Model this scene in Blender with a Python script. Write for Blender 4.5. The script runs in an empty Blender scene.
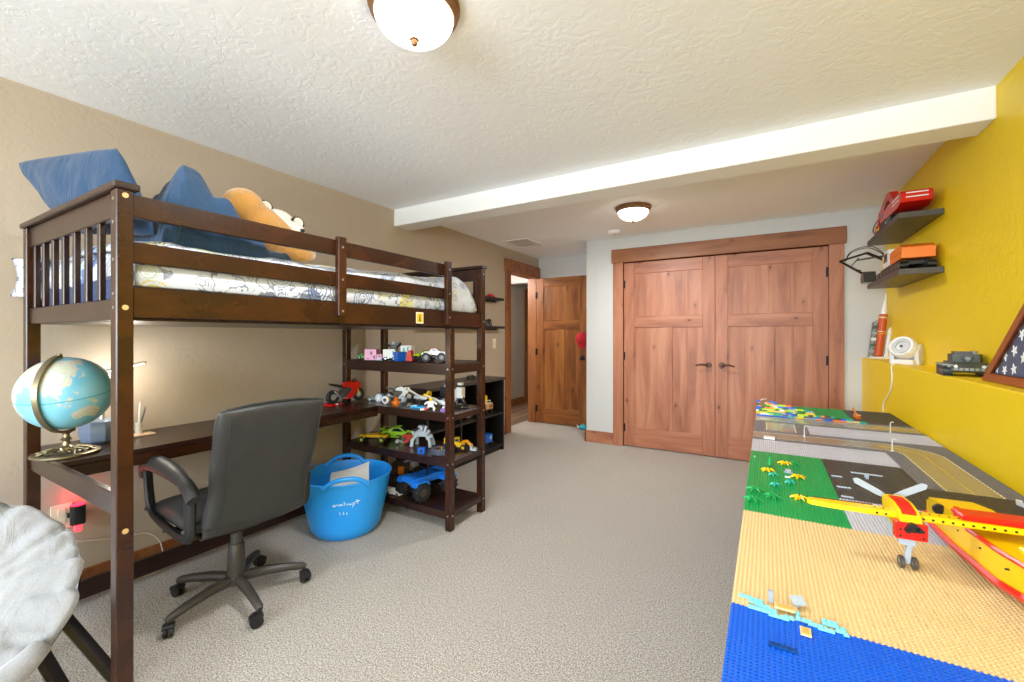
import bpy, bmesh, math, random
from mathutils import Vector, Matrix, Euler, noise as mnoise
random.seed(7)
SC = bpy.context.scene
COL = SC.collection
PI = math.pi
R = math.radians

# ------------------------------------------------------------------ mesh builder
class M:
    """collects shapes; build() links them as ONE mesh object"""
    def __init__(s):
        s.v = []; s.f = []; s.T = Matrix.Identity(4); s.st = []
    def push(s, t=(0, 0, 0), r=(0, 0, 0), sc=1.0):
        s.st.append(s.T.copy())
        m = Matrix.Translation(Vector(t)) @ Euler(r, 'XYZ').to_matrix().to_4x4()
        if sc != 1.0: m = m @ Matrix.Scale(sc, 4)
        s.T = s.T @ m
        return s
    def pop(s):
        s.T = s.st.pop(); return s
    def add(s, vs, fs):
        o = len(s.v)
        s.v += [tuple(s.T @ Vector(p)) for p in vs]
        s.f += [tuple(i + o for i in q) for q in fs]
        return s
    def box(s, c, d, r=(0, 0, 0), b=0.0):
        hx, hy, hz = d[0] / 2, d[1] / 2, d[2] / 2
        s.push(c, r)
        if b <= 0:
            s.add([(x * hx, y * hy, z * hz) for x in (-1, 1) for y in (-1, 1) for z in (-1, 1)],
                  [(0, 1, 3, 2), (4, 6, 7, 5), (0, 4, 5, 1), (2, 3, 7, 6), (0, 2, 6, 4), (1, 5, 7, 3)])
        else:
            b = min(b, hx * .49, hy * .49, hz * .49)
            h = (hx, hy, hz); vs = []; ix = {}
            for a in range(3):
                for sx in (-1, 1):
                    for sy in (-1, 1):
                        for sz in (-1, 1):
                            sg = (sx, sy, sz)
                            ix[(a,) + sg] = len(vs)
                            vs.append(tuple(sg[k] * (h[k] if k == a else h[k] - b) for k in range(3)))
            fs = []
            for a in range(3):
                o1, o2 = [k for k in range(3) if k != a]
                for sg in (-1, 1):
                    q = []
                    for (p1, p2) in ((-1, -1), (1, -1), (1, 1), (-1, 1)):
                        t = [0, 0, 0]; t[a] = sg; t[o1] = p1; t[o2] = p2
                        q.append(ix[(a,) + tuple(t)])
                    fs.append(tuple(q))
            for a in range(3):
                for c2 in range(a + 1, 3):
                    k = 3 - a - c2
                    for s1 in (-1, 1):
                        for s2 in (-1, 1):
                            t = [0, 0, 0]; t[a] = s1; t[c2] = s2
                            lo = list(t); lo[k] = -1; hi = list(t); hi[k] = 1
                            fs.append((ix[(a,) + tuple(lo)], ix[(a,) + tuple(hi)], ix[(c2,) + tuple(hi)], ix[(c2,) + tuple(lo)]))
            for sx in (-1, 1):
                for sy in (-1, 1):
                    for sz in (-1, 1):
                        fs.append(tuple(ix[(a, sx, sy, sz)] for a in range(3)))
            s.add(vs, fs)
        return s.pop()
    def bb(s, x0, x1, y0, y1, z0, z1, b=0.0):
        return s.box(((x0 + x1) / 2, (y0 + y1) / 2, (z0 + z1) / 2), (abs(x1 - x0), abs(y1 - y0), abs(z1 - z0)), (0, 0, 0), b)
    def cyl(s, p0, p1, r0, r1=None, n=14, caps=True):
        r1 = r0 if r1 is None else r1
        p0 = Vector(p0); p1 = Vector(p1); d = (p1 - p0).normalized()
        a = d.orthogonal().normalized(); b2 = d.cross(a)
        vs = []
        for p, r in ((p0, r0), (p1, r1)):
            for i in range(n):
                t = 2 * PI * i / n
                vs.append(tuple(p + a * (r * math.cos(t)) + b2 * (r * math.sin(t))))
        fs = [(i, (i + 1) % n, n + (i + 1) % n, n + i) for i in range(n)]
        if caps: fs += [tuple(range(n))[::-1], tuple(range(n, 2 * n))]
        return s.add(vs, fs)
    def tube(s, pts, r, n=8, closed=False, flat=1.0):
        """round tube along points; r a number or a list"""
        P_ = [Vector(p) for p in pts]; k = len(P_)
        rs = r if isinstance(r, (list, tuple)) else [r] * k
        vs = []; nrm = None
        for i, p in enumerate(P_):
            if closed: d = (P_[(i + 1) % k] - P_[i - 1])
            else: d = P_[min(i + 1, k - 1)] - P_[max(i - 1, 0)]
            d.normalize()
            if nrm is None: nrm = d.orthogonal().normalized()
            nrm = (nrm - d * nrm.dot(d))
            nrm = nrm.normalized() if nrm.length > 1e-6 else d.orthogonal().normalized()
            bn = d.cross(nrm)
            for j in range(n):
                t = 2 * PI * j / n
                vs.append(tuple(p + nrm * (rs[i] * math.cos(t)) + bn * (rs[i] * flat * math.sin(t))))
        fs = []
        for i in range(k if closed else k - 1):
            a = i * n; b2 = ((i + 1) % k) * n
            for j in range(n):
                fs.append((a + j, a + (j + 1) % n, b2 + (j + 1) % n, b2 + j))
        if not closed: fs += [tuple(range(n))[::-1], tuple(range((k - 1) * n, k * n))]
        return s.add(vs, fs)
    def lathe(s, prof, n=24, close=True):
        """profile [(r,z)] about z; open ends on the axis are capped"""
        vs = []; fs = []; k = len(prof)
        for (r, z) in prof:
            for i in range(n):
                t = 2 * PI * i / n
                vs.append((r * math.cos(t), r * math.sin(t), z))
        for i in range(k - 1):
            for j in range(n):
                fs.append((i * n + j, i * n + (j + 1) % n, (i + 1) * n + (j + 1) % n, (i + 1) * n + j))
        if close:
            if prof[0][0] > 0: fs.append(tuple(range(n))[::-1])
            if prof[-1][0] > 0: fs.append(tuple(range((k - 1) * n, k * n)))
        return s.add(vs, fs)
    def ring(s, prof, n=24):
        """closed profile (torus like)"""
        vs = []; fs = []; k = len(prof)
        for (r, z) in prof:
            for i in range(n):
                t = 2 * PI * i / n
                vs.append((r * math.cos(t), r * math.sin(t), z))
        for i in range(k):
            i2 = (i + 1) % k
            for j in range(n):
                fs.append((i * n + j, i * n + (j + 1) % n, i2 * n + (j + 1) % n, i2 * n + j))
        return s.add(vs, fs)
    def ell(s, c, r, rot=(0, 0, 0), n=16, m=10):
        if not isinstance(r, (tuple, list)): r = (r, r, r)
        s.push(c, rot)
        vs = [(0, 0, -r[2])]; fs = []
        for i in range(1, m):
            a = -PI / 2 + PI * i / m
            for j in range(n):
                t = 2 * PI * j / n
                vs.append((r[0] * math.cos(a) * math.cos(t), r[1] * math.cos(a) * math.sin(t), r[2] * math.sin(a)))
        vs.append((0, 0, r[2])); top = len(vs) - 1
        for j in range(n): fs.append((0, 1 + (j + 1) % n, 1 + j))
        for i in range(m - 2):
            for j in range(n):
                a = 1 + i * n
                fs.append((a + j, a + (j + 1) % n, a + n + (j + 1) % n, a + n + j))
        a = 1 + (m - 2) * n
        for j in range(n): fs.append((a + j, a + (j + 1) % n, top))
        s.add(vs, fs)
        return s.pop()
    def prism(s, poly, h0, h1, axis='z', inset=0.0):
        """extrude a 2-D outline; axis z: (x,y); x: (y,z); y: (x,z)"""
        def w(p, h):
            return (p[0], p[1], h) if axis == 'z' else ((h, p[0], p[1]) if axis == 'x' else (p[0], h, p[1]))
        n = len(poly)
        vs = [w(p, h0) for p in poly] + [w(p, h1) for p in poly]
        fs = [tuple(range(n))[::-1], tuple(range(n, 2 * n))] + [(i, (i + 1) % n, n + (i + 1) % n, n + i) for i in range(n)]
        return s.add(vs, fs)
    def grid(s, fn, nu, nv, closed_u=False):
        vs = [tuple(fn(i / (nu if closed_u else nu - 1), j / (nv - 1))) for j in range(nv) for i in range(nu)]
        fs = []
        for j in range(nv - 1):
            for i in range(nu if closed_u else nu - 1):
                i2 = (i + 1) % nu
                fs.append((j * nu + i, j * nu + i2, (j + 1) * nu + i2, (j + 1) * nu + i))
        return s.add(vs, fs)
    def build(s, name, mat, parent=None, world=False, smooth=35, label=None, recalc=True):
        me = bpy.data.meshes.new(name)
        off = Vector((0, 0, 0))
        if world and parent is not None:
            q = parent
            while q is not None: off += q.location; q = q.parent
        me.from_pydata([tuple(Vector(p) - off) for p in s.v] if world else s.v, [], s.f)
        if recalc:
            bm = bmesh.new(); bm.from_mesh(me)
            bmesh.ops.recalc_face_normals(bm, faces=bm.faces[:])
            bm.to_mesh(me); bm.free()
        if smooth:
            me.polygons.foreach_set('use_smooth', [True] * len(me.polygons))
            if smooth < 180: me.set_sharp_from_angle(angle=R(smooth))
        o = bpy.data.objects.new(name, me); COL.objects.link(o)
        if mat is not None: me.materials.append(mat)
        if parent is not None: o.parent = parent
        if label: o['label'] = label
        return o

def tag(o, label=None, cat=None, group=None, kind=None):
    if label: o['label'] = label
    if cat: o['category'] = cat
    if group: o['group'] = group
    if kind: o['kind'] = kind
    return o
def thing(name, label, cat, loc=(0, 0, 0), rz=0.0, group=None):
    o = bpy.data.objects.new(name, None); COL.objects.link(o)
    o.empty_display_size = .05
    o.location = loc; o.rotation_euler = (0, 0, rz)
    return tag(o, label, cat, group)
def struct(name, m, mat, label=None, cat='room', smooth=35):
    o = m.build(name, mat, smooth=smooth)
    return tag(o, label or name.replace('_', ' '), cat, None, 'structure')
def dup(root, loc, rz=0.0, label=None, group=None, mats=None):
    def cp(o, par):
        c = o.copy(); COL.objects.link(c); c.parent = par
        if mats and o.type == 'MESH':
            k = o.data.materials[0].name
            if k in mats:
                c.material_slots[0].link = 'OBJECT'; c.material_slots[0].material = mats[k]
        for ch in o.children: cp(ch, c)
        return c
    r = cp(root, None)
    r.location = loc; r.rotation_euler = (0, 0, rz)
    if label: r['label'] = label
    if group: r['group'] = group
    return r

# ------------------------------------------------------------------ materials
def lin(h):
    h = h.lstrip('#')
    out = []
    for i in (0, 2, 4):
        c = int(h[i:i + 2], 16) / 255
        out.append(c / 12.92 if c <= .04045 else ((c + .055) / 1.055) ** 2.4)
    return (out[0], out[1], out[2], 1)
_mats = {}
def mat(name, color='#808080', rough=.5, metal=0., emit=None, estr=0., spec=.5, coat=0., trans=0., sheen=0.):
    if name in _mats: return _mats[name]
    m = bpy.data.materials.new(name); m.use_nodes = True
    b = m.node_tree.nodes['Principled BSDF']
    b.inputs['Base Color'].default_value = lin(color)
    b.inputs['Roughness'].default_value = rough
    b.inputs['Metallic'].default_value = metal
    b.inputs['Specular IOR Level'].default_value = spec
    b.inputs['Coat Weight'].default_value = coat
    b.inputs['Transmission Weight'].default_value = trans
    b.inputs['Sheen Weight'].default_value = sheen
    if emit:
        b.inputs['Emission Color'].default_value = lin(emit); b.inputs['Emission Strength'].default_value = estr
    _mats[name] = m
    return m
class NT:
    def __init__(s, m): s.m = m; s.t = m.node_tree; s.b = s.t.nodes['Principled BSDF']
    def n(s, kind, **kw):
        x = s.t.nodes.new(kind)
        for k, v in kw.items():
            if k in x.inputs: x.inputs[k].default_value = v
            else: setattr(x, k, v)
        return x
    def l(s, a, b): s.t.links.new(a, b)
    def coords(s, scale=(1, 1, 1), rot=(0, 0, 0)):
        c = s.n('ShaderNodeTexCoord'); mp = s.n('ShaderNodeMapping')
        mp.inputs['Scale'].default_value = scale; mp.inputs['Rotation'].default_value = rot
        s.l(c.outputs['Object'], mp.inputs['Vector']); return mp.outputs['Vector']
    def ramp(s, fac, stops, interp='LINEAR'):
        r = s.n('ShaderNodeValToRGB'); cr = r.color_ramp; cr.interpolation = interp
        while len(cr.elements) < len(stops): cr.elements.new(.5)
        for e, (p, c) in zip(cr.elements, stops):
            e.position = p; e.color = lin(c) if isinstance(c, str) else (c, c, c, 1)
        s.l(fac, r.inputs['Fac']); return r.outputs['Color']
    def mix(s, fac, a, b, mode='MIX'):
        x = s.n('ShaderNodeMix'); x.data_type = 'RGBA'; x.blend_type = mode
        for sock, val in ((x.inputs[0], fac), (x.inputs[6], a), (x.inputs[7], b)):
            if hasattr(val, 'links'): s.l(val, sock)
            else: sock.default_value = lin(val) if isinstance(val, str) else val
        return x.outputs[2]
    def math(s, op, a, b=0.0):
        x = s.n('ShaderNodeMath'); x.operation = op
        for sock, val in ((x.inputs[0], a), (x.inputs[1], b)):
            if hasattr(val, 'links'): s.l(val, sock)
            else: sock.default_value = val
        return x.outputs[0]
    def noise(s, vec, scale, detail=3, rough=.5, dist=0.):
        x = s.n('ShaderNodeTexNoise'); x.inputs['Scale'].default_value = scale
        x.inputs['Detail'].default_value = detail; x.inputs['Roughness'].default_value = rough
        x.inputs['Distortion'].default_value = dist
        s.l(vec, x.inputs['Vector']); return x.outputs['Fac']
    def voro(s, vec, scale, feature='F1', rnd=1.):
        x = s.n('ShaderNodeTexVoronoi'); x.feature = feature; x.inputs['Scale'].default_value = scale
        x.inputs['Randomness'].default_value = rnd
        s.l(vec, x.inputs['Vector']); return x
    def bump(s, h, strength, dist=.01):
        x = s.n('ShaderNodeBump'); x.inputs['Strength'].default_value = strength; x.inputs['Distance'].default_value = dist
        s.l(h, x.inputs['Height']); s.l(x.outputs['Normal'], s.b.inputs['Normal'])
    def col(s, c): s.l(c, s.b.inputs['Base Color'])

def plaster(name, color, strength=.35, scale=16, rough=.75):
    m = mat(name, color, rough); t = NT(m); v = t.coords()
    a = t.noise(v, scale, 4, .55, 1.2)
    h = t.ramp(a, [(.44, 0.), (.52, .8), (.66, 1.)])
    h = t.math('MULTIPLY', h, t.ramp(t.noise(v, scale * .45, 3), [(.35, .15), (.6, 1.)]))
    f = t.noise(v, scale * 9, 2)
    h2 = t.math('ADD', t.math('MULTIPLY', h, 1.0), t.math('MULTIPLY', f, .12))
    t.bump(h2, strength, .006)
    return m
def carpet():
    m = mat('carpet', '#a59c90', .95, sheen=.15); t = NT(m); v = t.coords()
    a = t.noise(v, 175, 2, .7); b = t.noise(v, 60, 2); c = t.noise(v, 3.2, 3)
    k = t.ramp(a, [(.35, '#60564c'), (.50, '#c6bbae'), (.65, '#fffaf2')])
    k = t.mix(.18, k, t.ramp(b, [(.35, '#9a8f83'), (.65, '#ddd4c8')]))
    k = t.mix(t.math('MULTIPLY', c, .18), k, '#a3998c')
    t.col(k); t.bump(t.math('ADD', a, t.math('MULTIPLY', b, .8)), 1.0, .016)
    return m
def alder(name, vertical=True, c1='#7a4a2c', c2='#b07448', c3='#c98e5e'):
    m = mat(name, c2, .42, spec=.4); t = NT(m)
    sc = (5.5, 5.5, .55) if vertical else (.55, 5.5, 5.5)
    v = t.coords(sc)
    a = t.noise(v, 2.0, 5, .6, .7)
    v2 = t.coords((30, 30, 1.2) if vertical else (1.2, 30, 30)); b = t.noise(v2, 3, 3, .6)
    k = t.ramp(a, [(.28, c1), (.5, c2), (.72, c3)])
    k = t.mix(t.math('MULTIPLY', b, .35), k, c1)
    sp = t.n('ShaderNodeSeparateXYZ'); t.l(t.coords(), sp.inputs[0]); cb = t.n('ShaderNodeCombineXYZ')
    t.l(t.math('MULTIPLY', t.math('ADD', sp.outputs[0], sp.outputs[1]), 4.6 if vertical else 2.3), cb.inputs[0])
    t.l(t.math('MULTIPLY', sp.outputs[2], 2.3 if vertical else 4.6), cb.inputs[1])
    kn = t.n('ShaderNodeTexVoronoi'); kn.voronoi_dimensions = '2D'; kn.inputs['Scale'].default_value = 1.0; t.l(cb.outputs[0], kn.inputs['Vector'])
    d = t.math('ADD', kn.outputs['Distance'], t.math('MULTIPLY', t.noise(t.coords(), 45, 2), .05))
    kc = t.n('ShaderNodeSeparateColor'); t.l(kn.outputs['Color'], kc.inputs[0])
    on = t.ramp(kc.outputs[0], [(0., 1.), (.62, 0.)], 'CONSTANT'); d = t.math('ADD', d, t.math('MULTIPLY', kc.outputs[1], .03))
    k = t.mix(t.math('MULTIPLY', on, t.ramp(d, [(.05, .6), (.17, 0.)])), k, c1)
    k = t.mix(t.math('MULTIPLY', on, t.ramp(d, [(.05, 1.), (.075, 0.)])), k, '#3a1c0e')
    t.col(k); return m
def planks(name, colors, sc=(9, .9, 1)):
    m = mat(name, colors[1], .45); t = NT(m); v = t.coords(sc)
    w = t.voro(v, 1.0); a = t.noise(t.coords((40, 3, 3)), 2, 3)
    k = t.ramp(w.outputs['Color'], [(.2, colors[0]), (.5, colors[1]), (.8, colors[2])])
    k = t.mix(t.math('MULTIPLY', a, .4), k, colors[0]); t.col(k); return m
def espresso(name, c1, c2, rough=.32):
    m = mat(name, c2, rough, spec=.5); t = NT(m)
    a = t.noise(t.coords((14, 2.2, 5)), 1.6, 4, .6, .6); b = t.noise(t.coords((3, 60, 60)), 2, 2)
    k = t.ramp(a, [(.3, c1), (.7, c2)]); k = t.mix(t.math('MULTIPLY', b, .25), k, c1)
    t.col(k); return m
def cloth(name, c1, c2, scale=260, rough=.9, bump=.3, sheen=.2):
    m = mat(name, c2, rough, sheen=sheen); t = NT(m); v = t.coords()
    a = t.noise(v, scale, 2); b = t.noise(v, 14, 3)
    k = t.mix(t.math('MULTIPLY', a, .8), c1, c2); k = t.mix(t.math('MULTIPLY', b, .35), k, c1)
    t.col(k); t.bump(t.math('ADD', t.math('MULTIPLY', a, .10), t.noise(t.coords((1, 1, .55)), 11, 4, .55, .8)), bump, .022); return m
def printed(name):
    """white cotton with blue, grey and yellow drawings of wheels and machines"""
    m = mat(name, '#f4f4f4', .85); t = NT(m); v = t.coords()
    sx_ = t.n('ShaderNodeSeparateXYZ'); t.l(v, sx_.inputs[0]); cb = t.n('ShaderNodeCombineXYZ')
    t.l(t.math('ADD', sx_.outputs[1], t.math('MULTIPLY', sx_.outputs[0], .35)), cb.inputs[0]); t.l(t.math('SUBTRACT', sx_.outputs[2], sx_.outputs[0]), cb.inputs[1])
    def layer(k, scale, rot, keep, freq, rad, cols, fill):
        mp = t.n('ShaderNodeMapping'); mp.inputs['Location'].default_value = (rot[0], rot[1], 0); t.l(cb.outputs[0], mp.inputs['Vector'])
        vo = t.n('ShaderNodeTexVoronoi'); vo.voronoi_dimensions = '2D'; vo.inputs['Scale'].default_value = scale; vo.inputs['Randomness'].default_value = .75
        t.l(mp.outputs['Vector'], vo.inputs['Vector']); d = vo.outputs['Distance']
        sp = t.n('ShaderNodeSeparateColor'); t.l(vo.outputs['Color'], sp.inputs[0])
        d2 = t.math('ADD', d, t.math('MULTIPLY', t.noise(v, scale * 5, 2), .05))
        body = t.ramp(d2, [(rad, 1.), (rad + .015, 0.)])
        rg = t.ramp(t.math('SINE', t.math('MULTIPLY', d2, freq)), [(.25, 0.), (.40, 1.)]) if freq else t.ramp(d2, [(0., 1.), (1., 1.)])
        hole = t.ramp(t.noise(v, scale * 7, 2), [(.50 - fill, 0.), (.53 - fill, 1.)])
        msk = t.math('MULTIPLY', t.math('MULTIPLY', body, rg), hole)
        msk = t.math('MULTIPLY', msk, t.ramp(sp.outputs[0], [(0., 1.), (keep, 0.)], 'CONSTANT'))
        ink = t.ramp(sp.outputs[1], [(i / len(cols), c) for i, c in enumerate(cols)], 'CONSTANT')
        return t.mix(t.math('MULTIPLY', msk, .85), k, ink)
    k = layer('#cdd2dc', 5.2, (3.3, 1.2, 0), .42, 0, .30, ('#26427e', '#3b5c99', '#59626f', '#e3d56c', '#b5c9ad'), .13)
    k = layer(k, 7.0, (0, 0, 0), .55, 70., .42, ('#24427f', '#4d5562', '#31569a', '#7d858f', '#cdbb4e'), .07)
    k = layer(k, 11.0, (.4, .7, .2), .50, 55., .36, ('#4a5466', '#24427d', '#7b828c', '#a8bd9c', '#e0cf62'), .05)
    k = layer(k, 17.0, (1.1, .3, .8), .40, 60., .32, ('#6a7078', '#34507f', '#9297a0'), 0.)
    w = t.n('ShaderNodeTexWave'); w.inputs['Scale'].default_value = 13; w.inputs['Distortion'].default_value = 14
    w.inputs['Detail'].default_value = 3; t.l(v, w.inputs['Vector'])
    lm = t.math('MULTIPLY', t.ramp(w.outputs['Fac'], [(.88, 0.), (.94, 1.)]), t.ramp(t.noise(v, 6, 2), [(.45, 0.), (.50, 1.)]))
    k = t.mix(t.math('MULTIPLY', lm, .7), k, '#4a5366')
    t.col(k); t.bump(t.noise(v, 16, 3), .25, .01); return m

PAINT_TAN = plaster('tan_wall_paint', '#b6a693', .13, 22)
PAINT_GREY = plaster('grey_wall_paint', '#cfcecb', .16, 24)
PAINT_YEL = plaster('yellow_wall_paint', '#f6d200', .24, 20, .45)
PAINT_CEIL = plaster('ceiling_paint', '#fafbff', .17, 17, .85)
TRIM_WHITE = mat('white_beam_paint', '#f4f3f0', .55)
CARPET = carpet()
WOOD_V = alder('knotty_alder_upright', True, '#8a5238', '#b37354', '#c68c6c')
WOOD_H = alder('knotty_alder_level', False, '#8a5238', '#b37354', '#c68c6c')
WOOD2_V = alder('amber_alder_upright', True, '#5e3417', '#965a29', '#ae743b')
WOOD2_H = alder('amber_alder_level', False, '#5e3417', '#965a29', '#ae743b')
CASE_V = alder('casing_alder_upright', True, '#6a3d20', '#9a6038', '#ad7346')
CASE_H = alder('casing_alder_level', False, '#6a3d20', '#9a6038', '#ad7346')
HALLFLOOR = planks('hall_floor_planks', ('#6e5540', '#8c7058', '#a3876c'))
BED = espresso('espresso_bed_wood', '#22110a', '#43210f', .27)
BED_D = espresso('espresso_board', '#22130f', '#39211a', .28)
HANDLE = mat('dark_bronze', '#4a3122', .35, .7)
BLACKWOOD = mat('black_brown_laminate', '#1b1715', .45)
BRONZE = mat('oiled_bronze', '#8f6a4c', .4, .45)
DARKMETAL = mat('dark_metal', '#2a2522', .4, .6)
SILVER = mat('silver_metal', '#b9b9b8', .3, .9)
ANTIQUE = mat('antique_brass', '#8b8066', .38, .85)
WHITE_PL = mat('white_plastic', '#efefee', .4)
BLACK_PL = mat('black_plastic', '#1c1c1d', .42)
# ================================================================== THE ROOM
XL, XR, XG = -2.82, .88, .72          # left wall, upper right wall, face of the ledge below it
YB, YC, YA = -3.0, 4.78, 5.53        # window wall behind, closet wall, back of the door recess
ZC, ZL = 2.34, 1.043                  # ceiling, ledge top

m = M(); m.bb(-3.0, 1.02, YB - .15, 5.7, -.06, 0)
struct('floor', m, CARPET, 'speckled beige carpet floor of the bedroom')
m = M(); m.bb(-3.0, 1.02, YB - .15, 5.7, ZC, ZC + .08)
struct('ceiling', m, PAINT_CEIL, 'white knockdown textured ceiling')
m = M(); m.bb(XL, XR, 2.73, 2.925, 2.195, ZC + .01, .004)
struct('trim_beam', m, TRIM_WHITE, 'smooth white dropped beam crossing the ceiling')
# left wall with the doorway
m = M(); m.bb(XL - .12, XL, YB, 4.715, 0, ZC); m.bb(XL - .12, XL, 5.445, 5.66, 0, ZC); m.bb(XL - .12, XL, 4.715, 5.445, 2.055, ZC)
struct('wall_left', m, PAINT_TAN, 'textured tan wall behind the loft bed')
# recess and closet walls
m = M(); m.bb(XL - .12, 1.0, YA, YA + .12, 0, ZC)
struct('wall_recess', m, PAINT_GREY, 'grey wall behind the open door')
m = M(); m.bb(-1.81, -1.375, YC, YC + .12, 0, ZC); m.bb(.485, XR + .02, YC, YC + .12, 0, ZC)
m.bb(-1.375, .485, YC, YC + .12, 2.05, ZC); m.bb(-1.81, -1.70, YC + .12, YA, 0, ZC)
struct('wall_back', m, PAINT_GREY, 'light grey wall around the closet doors')
m = M(); m.bb(XR, XR + .12, -.85, YA, ZL - .02, ZC); m.bb(XR, XR + .12, YB, -2.55, ZL - .02, ZC); m.bb(XR, XR + .12, -2.55, -.85, ZL - .02, 1.12); m.bb(XR, XR + .12, -2.55, -.85, 2.12, ZC)
struct('wall_right', m, PAINT_YEL, 'bright yellow wall above the ledge')
m = M(); m.bb(XG, XR + .12, YB, YC + .0, 0, ZL, .006)
struct('wall_ledge', m, PAINT_YEL, 'yellow lower wall with a ledge along its top')
# window wall behind the viewer
WX0, WX1, WZ0, WZ1 = -2.45, .45, .75, 2.12
m = M(); m.bb(XL, WX0, YB - .12, YB, 0, ZC); m.bb(WX1, XR, YB - .12, YB, 0, ZC)
m.bb(WX0, WX1, YB - .12, YB, 0, WZ0); m.bb(WX0, WX1, YB - .12, YB, WZ1, ZC)
struct('wall_front', m, PAINT_GREY, 'grey wall with the wide window')
m = M()
for x0, x1 in ((WX0, WX0 + .05), (WX1 - .05, WX1), (-1.525, -1.475), (-.525, -.475)): m.bb(x0, x1, YB - .09, YB - .03, WZ0, WZ1)
m.bb(WX0, WX1, YB - .09, YB - .03, WZ0, WZ0 + .05); m.bb(WX0, WX1, YB - .09, YB - .03, WZ1 - .05, WZ1)
struct('window_1', m, WHITE_PL, 'wide white framed window')
m = M()  # unseen side window, added so cool fill light reaches the bed
for y0, y1 in ((-2.55, -2.50), (-1.725, -1.675), (-.90, -.85)): m.bb(XR + .03, XR + .09, y0, y1, 1.12, 2.12)
m.bb(XR + .03, XR + .09, -2.55, -.85, 1.12, 1.17); m.bb(XR + .03, XR + .09, -2.55, -.85, 2.07, 2.12)
struct('added_window', m, WHITE_PL, 'unseen white framed window added in the yellow wall for fill light')
# baseboards
m = M(); m.bb(XL, XL + .016, YB, 4.59, 0, .115, .003)
struct('baseboard_left', m, CASE_H, 'stained wood baseboard along the tan wall')
m = M(); m.bb(-1.826, -1.49, YC - .016, YC, 0, .132, .003); m.bb(-1.826, -1.81, YC - .016, YA, 0, .132, .003); m.bb(.60, XG, YC - .016, YC, 0, .132, .003)
struct('baseboard_back', m, WOOD_H, 'stained wood baseboard beside the closet')
# closet casing
m = M(); m.bb(-1.487, -1.375, YC - .02, YC + .1, 0, 2.05, .003); m.bb(.485, .595, YC - .02, YC + .1, 0, 2.05, .003)
struct('trim_1', m, WOOD_V, 'knotty wood casing at the sides of the closet')
m = M(); m.bb(-1.505, .612, YC - .032, YC + .1, 2.05, 2.20, .004)
struct('trim_2', m, CASE_H, 'knotty wood header board over the closet')
# doorway casing
m = M(); m.bb(XL - .13, XL + .02, 4.60, 4.722, 0, 2.050, .003); m.bb(XL - .13, XL + .006, 5.441, 5.528, 0, 2.050, .003)
struct('trim_3', m, CASE_V, 'wood casing at the sides of the doorway')
m = M(); m.bb(XL - .13, XL + .03, 4.575, 5.528, 2.048, 2.205, .003)
struct('trim_4', m, CASE_H, 'wood header over the doorway')
# hall beyond the doorway
m = M(); m.bb(-4.1, XL - .12, 3.6, 9.0, -.06, -.004)
struct('floor_hall', m, HALLFLOOR, 'brown plank floor of the hall')
HALLP = plaster('hall_wall_paint', '#bfb6aa', .25, 16)
m = M(); m.bb(-3.98, -3.86, 3.6, 9.0, 0, ZC); m.bb(-3.98, XL - .12, 8.9, 9.0, 0, ZC); m.bb(-3.98, XL - .12, 3.5, 3.6, 0, ZC)
m.bb(XL - .12, XL - .06, 5.66, 9.0, 0, ZC)
struct('wall_hall', m, HALLP, 'pale wall of the hall seen through the doorway')
m = M(); m.bb(-4.1, XL - .1, 3.5, 9.0, ZC, ZC + .08)
struct('ceiling_hall', m, PAINT_CEIL, 'white ceiling of the hall')
m = M(); m.bb(-3.86, XL - .12, 6.30, 6.48, 2.12, ZC, .004)
struct('trim_5', m, TRIM_WHITE, 'white beam over the hall')
m = M(); m.bb(-3.86, -3.845, 3.6, 8.9, 0, .12, .003)
struct('baseboard_hall', m, CASE_H, 'wood baseboard of the hall')
m = M(); m.bb(-3.86, -3.835, 6.96, 7.07, .0, 2.1, .003)
struct('trim_6', m, CASE_V, 'dark wood casing in the hall')

# ---- doors
def door(name, label, x0, y, w, h, wv, wh, rz=0.0, flip=False):
    """panel door, local x across, -y the face; > stile, rail, door_panel"""
    d = thing(name, label, 'door', (x0, y, .008), rz); d['kind'] = 'structure'
    st, tr, mr, br, th = .115, .125, .125, .21, .034
    zm = 1.44
    ce = .105
    for x in ((0, st), (w - st, w)):
        M().bb(x[0], x[1], 0, th, 0, h, .003).build('stile', wv, d)
    M().bb((w - ce) / 2, (w + ce) / 2, 0.0005, th, br, zm - mr, .003).build('stile', wv, d)
    for z0, z1 in ((0, br), (zm - mr, zm), (h - tr, h)):
        M().bb(st, w - st, 0.0003, th, z0, z1, .003).build('rail', wh, d)
    for a, b2, z0, z1 in ((st, w - st, zm, h - tr), (st, (w - ce) / 2, br, zm - mr), ((w + ce) / 2, w - st, br, zm - mr)):
        p = M(); k = max(1, round((b2 - a) / .17))
        for i in range(k):      # boards glued side by side
            p.bb(a - .004 + (b2 - a + .008) * i / k, a - .004 + (b2 - a + .008) * (i + 1) / k, .010, th - .01, z0 - .004, z1 + .004, .0012)
        p.build('door_panel', wv, d)
    return d
def lever(parent, x, z, s, y=0.0, matl=HANDLE):
    """lever handle, s = side the lever points to"""
    p = M(); p.push((x, y, z)); p.cyl((0, 0, 0), (0, -.012, 0), .030, .026, 18); p.cyl((0, -.012, 0), (0, -.045, 0), .010, .010, 12)
    p.tube([(0, -.045, 0), (s * .02, -.05, .002), (s * .055, -.05, .008), (s * .085, -.05, .004), (s * .115, -.047, -.006)], [.011, .011, .009, .008, .007], 10)
    p.pop(); return p.build('door_handle', matl, parent)
def hinge(parent, x, y, z):
    p = M(); p.cyl((x, y, z - .045), (x, y, z + .045), .007, n=10); p.bb(x - .018, x + .018, y + .003, y + .006, z - .044, z + .044)
    return p.build('hinge', DARKMETAL, parent)
W2 = .9275
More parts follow.
